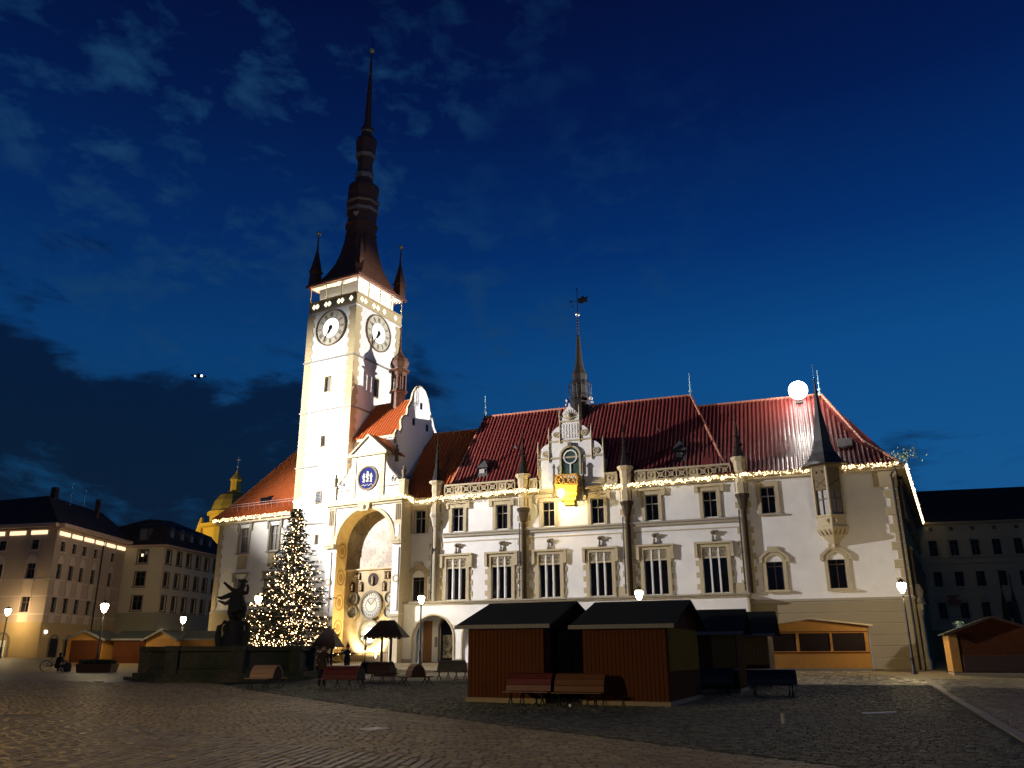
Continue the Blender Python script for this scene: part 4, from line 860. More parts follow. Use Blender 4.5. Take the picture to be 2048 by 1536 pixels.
# pediment house above the cornice
PD=ob('pediment',MB().box(2.6,5.35,-.05,.5,15.25,19.2).prism([(1.95,19.45),(6.0,19.45),(3.97,21.15)],-.12,.5).mesh('pediment',PL),AC)
part('raking_cornice',MB().box(1.75,6.2,-.32,.5,19.2,19.45).hexa([(1.75,-.32,19.45),(3.97,-.32,21.3),(3.97,.5,21.3),(1.75,.5,19.45),(1.98,-.32,19.45),(3.97,-.32,21.08),(3.97,.5,21.08),(1.98,.5,19.45)]).hexa([(6.2,-.32,19.45),(3.97,-.32,21.3),(3.97,.5,21.3),(6.2,.5,19.45),(5.97,-.32,19.45),(3.97,-.32,21.08),(3.97,.5,21.08),(5.97,.5,19.45)]),ST,PD)
part('roof',MB().hexa([(1.6,.5,19.4),(3.97,.5,21.35),(3.97,2.4,21.35),(1.6,2.4,19.4),(1.7,.5,19.3),(3.97,.5,21.1),(3.97,2.4,21.1),(1.7,2.4,19.3)]).hexa([(6.35,.5,19.4),(3.97,.5,21.35),(3.97,2.4,21.35),(6.35,2.4,19.4),(6.25,.5,19.3),(3.97,.5,21.1),(3.97,2.4,21.1),(6.25,2.4,19.3)]),TLO,PD)
part('body',MB().box(2.1,5.85,.5,2.4,15.2,19.3),PL,PD)
part('pilaster',MB().box(2.05,2.6,-.12,.5,15.25,19.2),ST,PD); part('pilaster',MB().box(5.35,5.9,-.12,.5,15.25,19.2),ST,PD)
MDL=part('medallion',MB().disc(4.0,17.1,1.0,1.18,-.16,-.05,40),STD,PD)
part('blue_field',MB().disc(4.0,17.1,0,1.0,-.09,-.05,40),mat('blue_mosaic',(.006,.010,.085),.8,.1,var=.3,vscale=6),MDL)
fg=MB()
for dx,dz,sc_ in ((-.42,.02,.85),(0,.12,1.0),(.42,.0,.85)):
    for ox,oz,r_ in ((0,.42,.10),(0,.22,.15),(-.04,.0,.13),(.05,-.2,.11),(-.07,-.38,.09),(.08,-.42,.07),(-.17,.2,.06),(.17,.12,.06)):
        fg.disc(4.0+dx+ox*sc_,17.1+dz+oz*sc_,0,r_*sc_,-.12,-.09,8)
for k in range(9): fg.disc(3.4+k*.15,16.45+.06*math.sin(k*2.1)+.0,0,.045,-.12,-.09,6)
part('figures',fg,mat('white_gold_mosaic',(.42,.36,.22),.6,.2),MDL)
for sg in (-1,1):
    P=[(4.0-sg*1.95,15.25),(4.0-sg*1.95,19.0),(4.0-sg*2.1,18.4),(4.0-sg*2.45,17.8),(4.0-sg*2.95,17.3),(4.0-sg*3.4,16.95),(4.0-sg*3.6,16.4),(4.0-sg*3.6,15.25)]
    v=part('volute',MB().prism(P,-.02,.4),PL,PD)
    cc=4.0-sg*3.0; pts=[(cc+.36*(1-k/26)*math.cos(k*.55)*-sg,-.06,16.75+.36*(1-k/26)*math.sin(k*.55)) for k in range(24)]
    sp_=MB().tube(pts,.035,4); ed=[(p[0],.0,p[1]) for p in P[1:7]]; sp_.tube(ed,.07,5); sp_.box(*sorted((4.0-sg*2.0,4.0-sg*3.6)),-.07,-.02,16.1,16.2)
    part('scroll',sp_,STD,v)
    part('corner_pier',MB().box(4.0-sg*3.95-.32,4.0-sg*3.95+.32,-.15,.45,15.25,16.45).box(4.0-sg*3.95-.38,4.0-sg*3.95+.38,-.2,.5,16.45,16.6),ST,PD)
    x=4.0-sg*3.95
    part('statuette',MB().lathe(x,.15,[(.22,16.6),(.16,16.9),(.2,17.2),(.24,17.45),(.07,17.6),(.12,17.68),(.12,17.8),(.03,17.9)],8),STD,PD)
part('statuette',MB().lathe(6.5,.9,[(.2,18.6),(.13,19.2),(.22,19.7),(.06,19.9),(.13,20.0),(.03,20.2)],8).tube([(6.5,.9,19.6),(7.1,.8,19.0)],.07,5),STD,PD,label='slim dark figure standing behind the pediment')
spot('niche_floodlight',FP.w(5.6,.55,1.2),FP.w(1.2,1.2,8.0),3600,110,.6,(1,.78,.46),.1)
spot('niche_floodlight',FP.w(2.4,.5,1.1),FP.w(4.8,1.5,8.5),2100,110,.6,(1,.82,.54),.1)
# ======================================================= GARLANDS OF LIGHTS
def garland(path,dens=42,hang=.5,thick=.12,seed=1,wv=0):
    rg=random.Random(seed); mb=MB(); wires=MB()
    for a,b in zip(path,path[1:]):
        A=Vector(a);B=Vector(b); Ln=(B-A).length; n=int(Ln*dens)
        wires.tube([A,B],.03,4)
        for i in range(n):
            t=rg.random(); p=A.lerp(B,t); ph=.5+.5*math.sin(t*Ln*6.5+seed)
            p=p+Vector((rg.gauss(0,.04),rg.gauss(0,.05),-rg.random()**1.2*hang*(.45+.55*ph)+rg.gauss(0,thick*.35)+.08))
            mb.tetra(p,rg.uniform(.03,.052))
    return mb,wires
def garland_thing(label,path,dens,hang,seed,loc,rz):
    g,w_=garland(path,dens,hang,seed=seed)
    t=thing('light_garland',label,'fairy lights',loc,rz,'garlands of fairy lights along the eaves')
    part('bulbs',g,BLB,t,kind='stuff'); part('cable',w_,IRN,t)
garland_thing('icicle fairy lights under the parapet right of the gable',[(17.7,-.46,14.78),(28.6,-.46,14.95),(29.2,-.9,15.0)],44,.34,2,FM.w(0,0),-FM.a)
garland_thing('icicle fairy lights between the clock bay and the gable',[(-.6,-.55,14.9),(1.0,-.5,14.6),(2.5,-.95,14.75),(6.5,-.46,14.85),(10.4,-1.0,14.95),(12.0,-.35,14.95)],44,.36,3,FM.w(0,0),-FM.a)
garland_thing('sparser fairy lights on the right range eaves left of the oriel',[(29.1,-.5,14.97),(33.9,-.5,14.97)],26,.3,4,FM.w(0,0),-FM.a)
garland_thing('short string of fairy lights between oriel and downpipe',[(36.1,-.5,14.97),(40.3,-.5,14.97)],34,.3,5,FM.w(0,0),-FM.a)
garland_thing('thick fairy lights on the cornice of the clock niche',[(-.65,-.48,15.05),(8.3,-.48,15.1),(8.5,.9,14.85)],60,.26,6,FP.w(0,0),-FP.a)
garland_thing('fairy lights below the orange roof of the west wing',[(-17.4,-.36,15.0),(-TWd-.1,-.36,15.0)],30,.38,7,FT.w(0,0),-FT.a)
e0=FM.w(39.87,0,0); garland_thing('steep bright garland along the side street eaves',[(.3,-.8,14.95),(34,-.8,14.95)],50,.25,8,e0,-FM.a+EW)
# bright lamps of the facade
t=thing('ridge_floodlight_lamp','glaring white floodlight on the ridge of the right roof','floodlight',FM.w(33.75,6.2,22.2),-FM.a)
part('housing',MB().box(-.3,.3,-.2,.5,.0,.25).tube([(0,.6,-.2),(0,.5,.3)],.06,5),IRN,t)
part('lens',MB().ball((0,-.3,1.1),.80,24,14),mat_emis('flood_glare',(1,.97,.95),16),t,smooth=True)
point('ridge_glare',FM.w(33.75,3.9,23.6),1500,(1,.93,.85),.3)
t=thing('balcony_lantern','yellow lantern glowing below the gable balcony','lantern',FM.w(14.3,-1.55,14.3),-FM.a)
part('lamp_shade',MB().lathe(0,0,[(.05,-.35),(.27,-.12),(.3,.15),(.05,.38)],10),mat_emis('yellow_lantern',(1,.84,.30),40),t); part('bracket',MB().tube([(0,0,.3),(0,.4,.5),(0,.9,.4)],.03,5),IRN,t)
point('lantern_light',FM.w(14.3,-1.75,13.85),420,(1,.74,.38),.15)
point('lantern_light',FM.w(14.1,-1.8,14.7),160,(1,.72,.16),.1)
# ======================================================= NEIGHBOURING HOUSES
BRN=mat('brown_render',(.30,.225,.17),.9,.15,var=.15,vscale=.5,bump=.2); BRT=mat('pink_trim',(.40,.31,.24),.9,.15,var=.1)
CRM=mat('cream_render',(.50,.42,.29),.9,.15,var=.12,vscale=.5,bump=.2); OLV=mat('olive_render',(.29,.26,.17),.9,.15,var=.15,vscale=.5)
DRF=mat('night_dark_roof',(.035,.025,.02),.8,.2,var=.3,vscale=2); EAV=mat('pink_cornice',(.36,.25,.19),.85,.2)
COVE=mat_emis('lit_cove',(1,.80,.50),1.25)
def winproto(w,h,trim,arch=None,apron=False,ped=False):
    s=MB().box(-w/2-.12,-w/2,-.06,.05,-.1,h+.12).box(w/2,w/2+.12,-.06,.05,-.1,h+.12).box(-w/2,w/2,-.06,.05,h,h+.12)
    if arch: s.prism([(w/2*1.15*math.cos(R(180*i/12)),h+.12+arch*math.sin(R(180*i/12))) for i in range(13)],-.06,.0)
    if apron: s.box(-w/2-.05,w/2+.05,-.05,0,-1.1,-.18)
    if ped: s.prism([(-w/2-.3,h+.3),(w/2+.3,h+.3),(w/2+.3,h+.42),(0,h+.85),(-w/2-.3,h+.42)],-.15,0)
    sl=MB().box(-w/2-.2,w/2+.2,-.14,.02,-.22,-.1)
    fr=MB().box(-.04,.04,.12,.18,0,h).box(-w/2,w/2,.12,.18,h*.62,h*.62+.07)
    p=MB().box(-w/2,0,.2,.22,0,h).mesh('pane',GLS)
    return [('window',s.mesh('window',trim),0),('sill',sl.mesh('sill',trim),(0,0,0)),('frame',fr.mesh('frame',FRD),(0,0,0)),('pane',p,(0,0,0)),('pane',p,(w/2,0,0))]
def facade(parent,e,W0,W1,z0,z1,cols,rows,m,trim,rz=0,org=(0,0,0),nm='wall',**kw):
    """rows: (z, w, h, options)"""
    wl=wall(W0,W1,z0,z1,[(c-w/2,c+w/2,z,z+h) for c in cols for z,w,h,o in rows],d=.22)
    ob(nm,wl.mesh(nm,m),parent,org,rz)
    for z,w,h,o in rows:
        pr=winproto(w,h,trim,**o)
        for c in cols:
            p=Vector((c*math.cos(rz),c*math.sin(rz),z))+Vector(org); inst(pr,parent,p,'window',rz)
FA=Frame((-47.2,85.9),13.3)
HA=fthing('corner_palace','brown corner house with glowing coves under the eaves at the far left','house',FA)
rzA=R(13.3+88)
rows=[(12.15,.95,.95,{}),(9.2,1.1,1.5,dict(arch=.8,apron=True)),(5.85,1.1,1.5,dict(arch=.8,apron=True))]
facade(HA,None,-22,0,1,14.3,[-2.45,-6.5,-10.5,-14.5,-18.5],rows,BRN,BRT)
facade(HA,None,0,15.2,1,14.3,[1.4,3.6,5.7,8.1,11.9],[(12.0,.85,1.0,{}),(9.2,.9,1.5,dict(arch=.8,apron=True)),(5.85,.9,1.5,dict(arch=.8,apron=True))],BRN,BRT,rzA,nm='side_wall')
for rz,L0,L1 in ((0,-22,0.0),(rzA,0.0,15.2)):
    part('string_course',MB().box(L0,L1,-.05,0,5.55,5.7).box(L0,L1,-.05,0,7.35,7.47).box(L0,L1,-.04,0,9.0,9.1),BRT,HA,rz=rz)
    part('base_course',MB().box(L0-.02,L1+.02,-.08,0,1,4.85),mat('ochre_base',(.30,.21,.10),.9,.15,var=.2,vscale=1),HA,rz=rz)
    part('cornice',MB().box(L0-.5,L1+.6,-1.0,.1,14.3,14.65).box(L0-.2,L1+.2,-.35,.1,14.1,14.3),EAV,HA,rz=rz)
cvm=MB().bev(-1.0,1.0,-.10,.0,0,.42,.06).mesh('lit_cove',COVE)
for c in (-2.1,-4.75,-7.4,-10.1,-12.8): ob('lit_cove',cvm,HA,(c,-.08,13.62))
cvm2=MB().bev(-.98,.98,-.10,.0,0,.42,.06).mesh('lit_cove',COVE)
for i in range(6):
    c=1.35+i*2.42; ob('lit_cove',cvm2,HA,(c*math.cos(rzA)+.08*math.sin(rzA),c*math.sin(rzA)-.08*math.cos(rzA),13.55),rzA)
aw=MB().arch_ring(-5.0,-3.6,3.0,.7,-.18,.1,.22,12,zb=1.2); q=part('portal',aw,STD,HA)
for xx in (-9.5,-14.0): part('shop_window',MB().arch_ring(xx-.8,xx+.8,2.9,.7,-.14,.1,.18,12,zb=1.3).box(xx-.8,xx+.8,-.1,-.085,1.3,3.2),STD,HA)
for xx in (2.4,5.2,8.0,12.3):
    c_=part('shop_window',MB().arch_ring(-.75,.75,2.9,.65,-.16,.1,.16,12,zb=1.4),STD,HA,(xx*math.cos(rzA),xx*math.sin(rzA),0),rzA); part('pane',MB().box(-.75,.75,-.1,-.085,1.4,3.3),mat('matt_dark_glass',(.01,.008,.006),.6,.2),c_); part('pane',MB().box(-4.7,-3.9,-.12,-.09,1.3,3.1),mat_emis('dim_shop_glow',(.45,.40,.28),.5),q)
part('pipe',MB().tube([(9.3,-.15,1.5),(9.3,-.15,14.1)],.07,6),IRN,HA,rz=rzA)
def hiproof(nm,pts,top,m,parent):  # pts eave polygon (x,y,z), top ridge points
    mb=MB(); mb.v=[tuple(p) for p in pts]+[tuple(p) for p in top]; n=len(pts)
    return mb
ca,sa=math.cos(rzA),math.sin(rzA)
E1=(-22,-.9,14.6);E2=(.8,-.9,14.6);E3=(15.8*ca+.9*sa,15.8*sa-.9*ca,14.6);E4=(-22,18,14.6)
part('roof',MB().add([E1,E2,E3,(E3[0]-12,E3[1],14.6),E4,(-22,5,18.2),(-7,5.5,18.9),(E3[0]-4.5,E3[1]-1.5,18.3),(-22,9,18.5)],[(0,1,6,5),(1,2,7,6),(2,3,7),(5,6,7,8),(3,4,8,7)]),DRF,HA)
part('chimney',MB().box(-7.2,-6.6,6,6.6,17.8,20.0),WDK,HA); part('chimney',MB().box(-3.5,-3.1,9,9.4,16.8,18.9),WDK,HA); part('antenna',MB().tube([(-5.2,7,18),(-5.2,7,20.6)],.03,4).tube([(-4.2,8,18),(-4.2,8,19.9)],.03,4),ZNC,HA)
part('wall_lamp',MB().ball((0,0,0),.16,8,6),mat_emis('small_white_lamp',(1,.95,.8),8),HA,(.9*ca+.2,.9*sa-.2,3.9))
FB=Frame((-41.6,99.7),10.0)
HB=fthing('cream_house','cream house with dark mansard roof between the brown palace and the west wing','house',FB)
rzB=R(10+79.5)
facade(HB,None,-8,0,1,13.95,[-2.75],[(12.15,1.3,1.5,{}),(9.45,1.3,1.6,{}),(6.7,1.3,1.6,{})],CRM,STD)
facade(HB,None,0,14,1,13.95,[1.05,3.26,5.37,7.58,9.65,11.8],[(12.13,.95,1.5,{}),(9.4,.95,1.6,{}),(6.65,.95,1.65,{})],CRM,STD,rzB,nm='side_wall')
for rz,L0,L1 in ((0,-8,0),(rzB,0,14)):
    part('cornice',MB().box(L0-.3,L1+.4,-.5,.1,13.95,14.2),EAV,HB,rz=rz); part('base_course',MB().box(L0,L1+.05,-.07,0,1,6.4),OLV,HB,rz=rz)
cb,sb=math.cos(rzB),math.sin(rzB)
part('mansard_roof',MB().add([(-8,-.4,14.2),(.4,-.4,14.2),(14.4*cb+.4*sb,14.4*sb-.4*cb,14.2),(-8,14.4,14.2),(-8,1.5,16.7),(-1.6,1.5,16.9),(14*cb-1.8,14*sb-1,16.9),(-8,12.5,16.9),(-6,5,18.2),(-4,7,18.2)],[(0,1,5,4),(1,2,6,5),(2,3,7,6),(4,5,9,8),(5,6,9),(6,7,9),(7,8,9)]),DRF,HB)
for c in (2.2,4.4,6.6,8.8,11):
    x,y=c*cb-1.0,c*sb-.2
    q=ob('dormer',MB().box(-.4,.4,-.5,.8,14.7,16.2).prism([(-.5,16.2),(.5,16.2),(0,16.6)],-.6,.8).mesh('dormer',SLT),HB,(x,y,0),rzB); part('pane',MB().box(-.28,.28,-.54,-.51,14.9,16.0),GLC,q)
q=part('dormer',MB().box(-3.6,-2.4,.0,1,14.7,16.3),SLT,HB); part('pane',MB().box(-3.4,-2.6,-.04,-.01,14.9,16.1),GLC,q)
part('lit_window',MB().box(-2.95,-2.75,-.0,.1,12.9,13.2),mat_emis('small_warm_window',(1,.85,.6),1.5),HB)
part('shop_sign',MB().box(.8,1.7,-.25,-.15,3.6,4.4),mat_emis('lit_shop_sign',(.85,.9,.75),2.2),HB,rz=rzB); 
part('shop_window',MB().box(2.6,3.3,-.1,-.08,3.2,4.2).box(4.6,5.4,-.1,-.08,3.2,4.2).box(7,9,-.1,-.08,2.6,4.0),GLS,HB,rz=rzB)
FC=Frame((44.7,89.5),14.0)
HC=fthing('grey_house','long unlit olive house with pedimented windows at the far right','house',FC)
facade(HC,None,-14,20,.3,14.9,[.36+2.06*k for k in range(-3,9)],[(11.4,.82,1.6,{}),(8.2,.82,1.5,{}),(4.95,.82,1.6,dict(ped=True))],OLV,OLV)
part('attic_vent',MB().box(-3,-2.6,-.03,0,14.0,14.4).box(.2,.6,-.03,0,14.0,14.4).box(2.2,2.6,-.03,0,14.0,14.4).box(4.3,4.7,-.03,0,14.0,14.4).box(6.4,6.8,-.03,0,14.0,14.4).box(8.5,8.9,-.03,0,14.0,14.4),FRD,HC)
part('string_course',MB().box(-14,20,-.08,0,10.5,10.62).box(-14,20,-.08,0,11.1,11.2).box(-14,20,-.25,0,14.7,14.95),mat('olive_trim',(.24,.21,.14),.9,.15),HC)
part('roof',MB().add([(-14,-.3,14.95),(20,-.3,14.95),(20,7,19.6),(-14,7,19.6),(20,14,14.95),(-14,14,14.95)],[(0,1,2,3),(3,2,4,5),(1,4,2),(0,3,5)]),DRF,HC)
part('base_course',MB().box(-14,20,-.06,0,.3,3.8),mat('brown_base',(.17,.12,.06),.9,.15),HC); part('sign_panel',MB().box(.9,2.2,-.12,-.06,6.3,7.3),mat('reddish_panel',(.22,.08,.04),.7),HC)
for k,(u,y) in enumerate(((4.5,-6),(5.3,-6.4))):
    p=FC.w(u,y); c=MB().lathe(0,0,[(.03,1.2),(.30,1.9),(.34,3.4),(.24,5.2),(.04,6.6)],7)
    t=thing('folded_parasol','folded dark parasol %s in front of the olive house'%('left one' if k==0 else 'right one'),'parasol',(p.x,p.y,gz(p.x,p.y)),0,'folded parasols before the olive house')
    part('pole',MB().tube([(0,0,0),(0,0,8.5 if k==0 else 8.0)],.06,6),IRN,t); part('canopy',c,mat('dark_green_cloth',(.02,.035,.02),.9),t)
# ------- floodlit church dome far behind
CHX,CHY=-49.6,140
t=thing('church_dome','gold lit baroque church dome with lantern behind the west wing','dome',(CHX,CHY,0))
YL=mat('yellow_render',(.55,.38,.08),.8,.2,var=.15); 
part('drum',MB().lathe(1.9,0,[(4.6,2),(4.6,21.6),(5.3,21.8),(5.3,22.3),(3.6,22.6),(3.6,23.8),(4.0,24.0),(4.0,24.5),(3.5,24.7)],12),YL,t)
part('dome',MB().lathe(1.9,0,[(3.4,24.7),(3.35,25.4),(3.0,26.5),(2.3,27.5),(1.3,28.0)],12),mat('dome_gold_green',(.25,.19,.05),.6,.3,var=.25),t)
part('lantern',MB().lathe(2.1,0,[(1.2,27.9),(1.2,28.2),(.9,28.3),(.9,30.0),(1.15,30.2),(1.0,30.5),(.6,31.0),(.25,31.5),(.12,32.0)],8),YL,t)
part('cross',MB().tube([(2.1,0,31.8),(2.1,0,34.4)],.06,5).tube([(1.8,0,33.8),(2.4,0,33.8)],.06,5).ball((2.1,0,32.6),.22),mat('bright_metal',(.7,.7,.65)),t)
part('side_turret',MB().lathe(-2.4,-2,[(1.2,10),(1.2,19.6),(1.7,19.9),(1.7,20.4),(.8,21.0),(.5,22.4),(.2,23.5)],8),YL,t)
spot('dome_floodlight',(CHX-14,CHY-16,17),(CHX,CHY,27),17000,70,.6,(1,.72,.2),.3)
# ======================================================= TWO AEROPLANE LIGHTS
pl=Vector((0,0,1.6))+(_f+_x2*((397-1024)/1648.15)-_u2*((752-768)/1648.15))*900
t=thing('aeroplane','tiny aeroplane with two white lights crossing the dark clouds','aeroplane',pl,R(20))
part('fuselage',MB().tube([(-8,0,0),(8,0,0)],.9,8),IRN,t); part('wing',MB().box(-1.5,1.5,-9,9,-.2,.2),IRN,t)
part('light',MB().ball((-3.4,-2,-1),.9,8,5),mat_emis('aircraft_light',(.85,.95,1),3),t); part('light',MB().ball((3.2,-2,0),1.3,8,5),mat_emis('aircraft_light',(.85,.95,1),3),t)
# ======================================================= STREET LAMPS
lampm={}
def lamp(x,y,h,label,watt,yaw=0):
    z=gz(x,y); t=thing('street_lamp',label,'street lamp',(x,y,z),yaw,'cast iron street lamps round the square')
    if h not in lampm:
        lampm[h]=(MB().lathe(0,0,[(.20,0),(.20,.12),(.13,.2),(.11,.9),(.13,.95),(.075,1.1),(.06,h-.75),(.10,h-.72),(.05,h-.66)],10).mesh('post',IRN,True),
          MB().lathe(0,0,[(.11,h-.66),(.13,h-.62),(.2,h-.48),(.26,h-.3),(.27,h-.18),(.22,h-.08)],12).mesh('lamp_glass',LMG),
          MB().lathe(0,0,[(.30,h-.08),(.26,h-.02),(.10,h+.12),(.03,h+.2)],10).mesh('lamp_cap',IRN))
    for nm,me in zip(('post','lamp_glass','lamp_cap'),lampm[h]): ob(nm,me,t)
    if watt: point('street_light',(x,y,z+h-.95),watt,(1,.74,.36),.12)
lamp(-7.56,70.2,5.4,'street lamp in front of the arcade beside the clock niche',150)
lamp(24.9,54.2,5.6,'street lamp at the right corner in front of the rusticated base',1400)
lamp(8.7,58.5,5.3,'street lamp rising behind the roofs of the big stalls',260)
lamp(-50.0,88.5-4,4.7,'leftmost street lamp beside the brown corner palace',1300)
lamp(-30.0,62.6,4.5,'street lamp over the small stalls before the brown palace',900)
lamp(-33.5,87,4.0,'low street lamp before the cream house',2000)
lamp(-19.6,65.5,5.2,'street lamp glowing between the statue and the fir',900)
lamp(-19.0,9.5,5.4,'street lamp at the near left edge of the square outside the picture',18000)
lamp(17.0,3.0,5.2,'unseen street lamp added at the near right edge of the square to light the stalls',1700)  # unseen lamp, added to warm the big stalls
# ======================================================= STALLS
def stall(x,y,yaw,w,d,eh,rh,label,wm=WD,near=False,gable='x',ov=.35,z=None,group='wooden christmas market stalls',cat='market stall'):
    z=gz(x,y) if z is None else z
    t=thing('market_stall',label,cat,(x,y,z),-R(yaw),group)
    part('floor_frame',MB().box(-.05,w+.05,-.05,d+.05,-.3,.16),mat('pale_sill_wood',(.25,.19,.11),.7,.3,var=.2),t)
    if near:
        pw=.138; me={}
        k=int(round(w/pw)); pw2=w/k; pm=[MB().bev(.004,pw2-.004,-.0,.03,.16,eh,.004).mesh('plank',wm) for _ in range(2)]
        for i in range(k): ob('plank',pm[i%2],t,(i*pw2,rnd.uniform(-.004,.004),0))
        k=int(round(d/pw)); pw2=d/k; pm=MB().bev(.004,pw2-.004,-.0,.03,.16,eh,.004).mesh('plank',wm)
        for i in range(k): ob('plank',pm,t,(w+rnd.uniform(-.003,.003),i*pw2,0),PI/2)
        part('side_wall',MB().box(0,.03,.03,d,.16,eh),wm,t); part('back_wall',MB().box(.03,w,d-.03,d,.16,eh),wm,t); part('lining',MB().box(.04,w-.04,.035,.04,.16,eh),wm,t)
    else:
        n=int(w/.14); mb=MB()
        for i in range(n): mb.bev(i*w/n+.004,(i+1)*w/n-.004,0,.04,.16,eh,.008)
        part('front_boards',mb,wm,t,kind='stuff'); mb=MB(); n=int(d/.14)
        for i in range(n): mb.bev(i*d/n+.004,(i+1)*d/n-.004,0,.04,.16,eh,.008)
        part('side_boards',mb,wm,t,(w,0,0),PI/2,kind='stuff'); 
        mb2=MB()
        for i in range(n): mb2.bev(i*d/n+.004,(i+1)*d/n-.004,0,.04,.16,eh,.008)
        part('side_boards',mb2,wm,t,(0,d,0),-PI/2,kind='stuff'); part('back_wall',MB().box(0,w,d-.04,d,.16,eh),wm,t)
    if gable=='x':   # ridge runs along x
        hy=d/2+ov; th=.05
        for s in (0,1):
            y0=-ov if s==0 else d+ov
            mb=MB(); slope=(rh-eh)/(d/2+0.0001); ze=eh-slope*ov
            mb.hexa([(-ov,y0,ze),(w+ov,y0,ze),(w+ov,d/2,rh),(-ov,d/2,rh),(-ov,y0,ze+th),(w+ov,y0,ze+th),(w+ov,d/2,rh+th),(-ov,d/2,rh+th)])
            part('roof',mb,FLT,t)
        part('fascia',MB().box(-ov-.01,w+ov+.01,-ov-.03,-ov,ze-.05,ze+.08),FSC,t)
        part('gable_end',MB().add([(0,.02,eh),(0,d-.02,eh),(0,d/2,rh),(w,.02,eh),(w,d-.02,eh),(w,d/2,rh)],[(0,1,2),(5,4,3)]),wm,t)
    else:            # ridge runs along y, gable faces the front
        th=.05; slope=(rh-eh)/(w/2); ze=eh-slope*ov
        for x0 in (-ov,w+ov):
            part('roof',MB().hexa([(x0,-ov,ze),(w/2,-ov,rh),(w/2,d+ov,rh),(x0,d+ov,ze),(x0,-ov,ze+th),(w/2,-ov,rh+th),(w/2,d+ov,rh+th),(x0,d+ov,ze+th)]),FLT,t)
            part('bargeboard',MB().hexa([(x0,-ov-.03,ze-.08),(w/2,-ov-.03,rh-.08),(w/2,-ov,rh-.08),(x0,-ov,ze-.08),(x0,-ov-.03,ze+.07),(w/2,-ov-.03,rh+.07),(w/2,-ov,rh+.07),(x0,-ov,ze+.07)]),FSC if wm is not WD else WDK,t)
        part('gable_end',MB().prism([(0,eh),(w,eh),(w/2,rh)],.0,.04),wm,t)
    return t
u22=Frame((-1.55,29.83),22.9)
def s22(u,y): q=u22.w(u,y); return q.x,q.y
zz=.0
S1=stall(*s22(0,0),22.9,2.78,5.2,2.52,3.32,'left of the two big brown stalls, dark felt roof and plank front',near=True,z=.06)
S2=stall(*s22(4.15,0),22.9,2.75,5.2,2.50,3.30,'right of the two big brown stalls with orange shutter on its side',near=True,z=.02)
part('shutter',MB().bev(.25,4.9,-.06,-.0,1.02,2.38,.02),mat('ochre_shutter_boards',(.24,.125,.018),.95,.03,var=.3,vscale=3),S2,(2.75+.0,0,0),PI/2,label='closed orange serving shutter')
part('shutter_prop',MB().tube([(2.9,-.1,2.5),(2.9,-.12,1.9)],.025,5),IRN,S2)
gp=thing('gap_shade_panel','black panel added for the shade in the gap between the two big stalls','partition',(*s22(2.85,.7),0.0),-R(22.9))  # black panel put in for the shade between the stalls
part('panel',MB().box(0,1.25,0,.04,.2,2.45),mat('flat_black',(.003,.003,.005),.95,.05),gp)
for x in (0.0,.62,1.22): part('post',MB().box(x-.03,x+.03,-.04,.0,.1,2.45),mat('flat_black',(.006,.007,.01)),gp)
S3=stall(7.4,35.6,22.5,1.75,2.4,2.5,3.25,'small dark brown stall with closed ochre hatch right of the big stalls',z=.08)
part('hatch',MB().bev(.75,1.7,-.05,0,.95,2.3,.02),mat('ochre_hatch',(.16,.10,.02),.6,.3,var=.2),S3); part('counter',MB().box(.68,1.75,-.12,0,.88,.95),FSC,S3)
S4=stall(10.55,40.3,22.5,1.3,2.2,2.55,3.35,'narrow stall with pale felt roof and orange panel next to the long kiosk',wm=WDO,z=.1)
part('lower_panel',MB().bev(.1,1.25,-.04,0,.2,1.0,.02),WD,S4)
# long kiosk with three dark openings
K=thing('long_kiosk','long orange kiosk with three dark windows before the rusticated base','kiosk',(17.1,59.2,gz(17.4,58.4)),-R(8.5))
ky=8.5
kw=6.95
kb=wall(0,kw,.15,2.75,[(.12,2.25,1.25,2.42),(2.42,4.45,1.25,2.42),(4.6,6.7,1.25,2.42)],d=.1)
part('front_wall',kb,WDO,K); part('side_wall',MB().box(kw-.05,kw,.002,2.4,.15,2.75).box(0,.05,.002,2.4,.15,2.75).box(0,kw,2.35,2.4,.15,2.75),WDO,K)
for a,b in ((.12,2.25),(2.42,4.45),(4.6,6.7)): part('pane',MB().box(a,b,.1,.12,1.25,2.42),mat('dark_hatch',(.010,.004,.004),.6,.2),K)
part('board_joint',MB().box(.02,kw-.02,-.02,-.002,1.12,1.2).box(.02,kw-.02,-.02,-.002,2.48,2.54),WD,K)
part('gable',MB().prism([(-.05,2.75),(kw+.05,2.75),(kw+.05,2.85),(3.2,3.3),(-.05,2.85)],.0,.05),WDO,K)
part('roof',MB().hexa([(-.3,-.3,2.85),(3.2,-.3,3.34),(3.2,2.6,3.34),(-.3,2.6,2.85),(-.3,-.3,2.95),(3.2,-.3,3.44),(3.2,2.6,3.44),(-.3,2.6,2.95)]).hexa([(kw+.3,-.3,2.85),(3.2,-.3,3.34),(3.2,2.6,3.34),(kw+.3,2.6,2.85),(kw+.3,-.3,2.95),(3.2,-.3,3.44),(3.2,2.6,3.44),(kw+.3,2.6,2.95)]),mat('pale_roof_edge',(.42,.34,.24),.7,.3,var=.15),K)
part('foundation',MB().box(0,kw,0,2.4,-.3,.15),FSC,K); part('downpipe',MB().tube([(kw+.08,-.1,2.8),(kw+.08,-.1,.1)],.05,6),FSC,K)
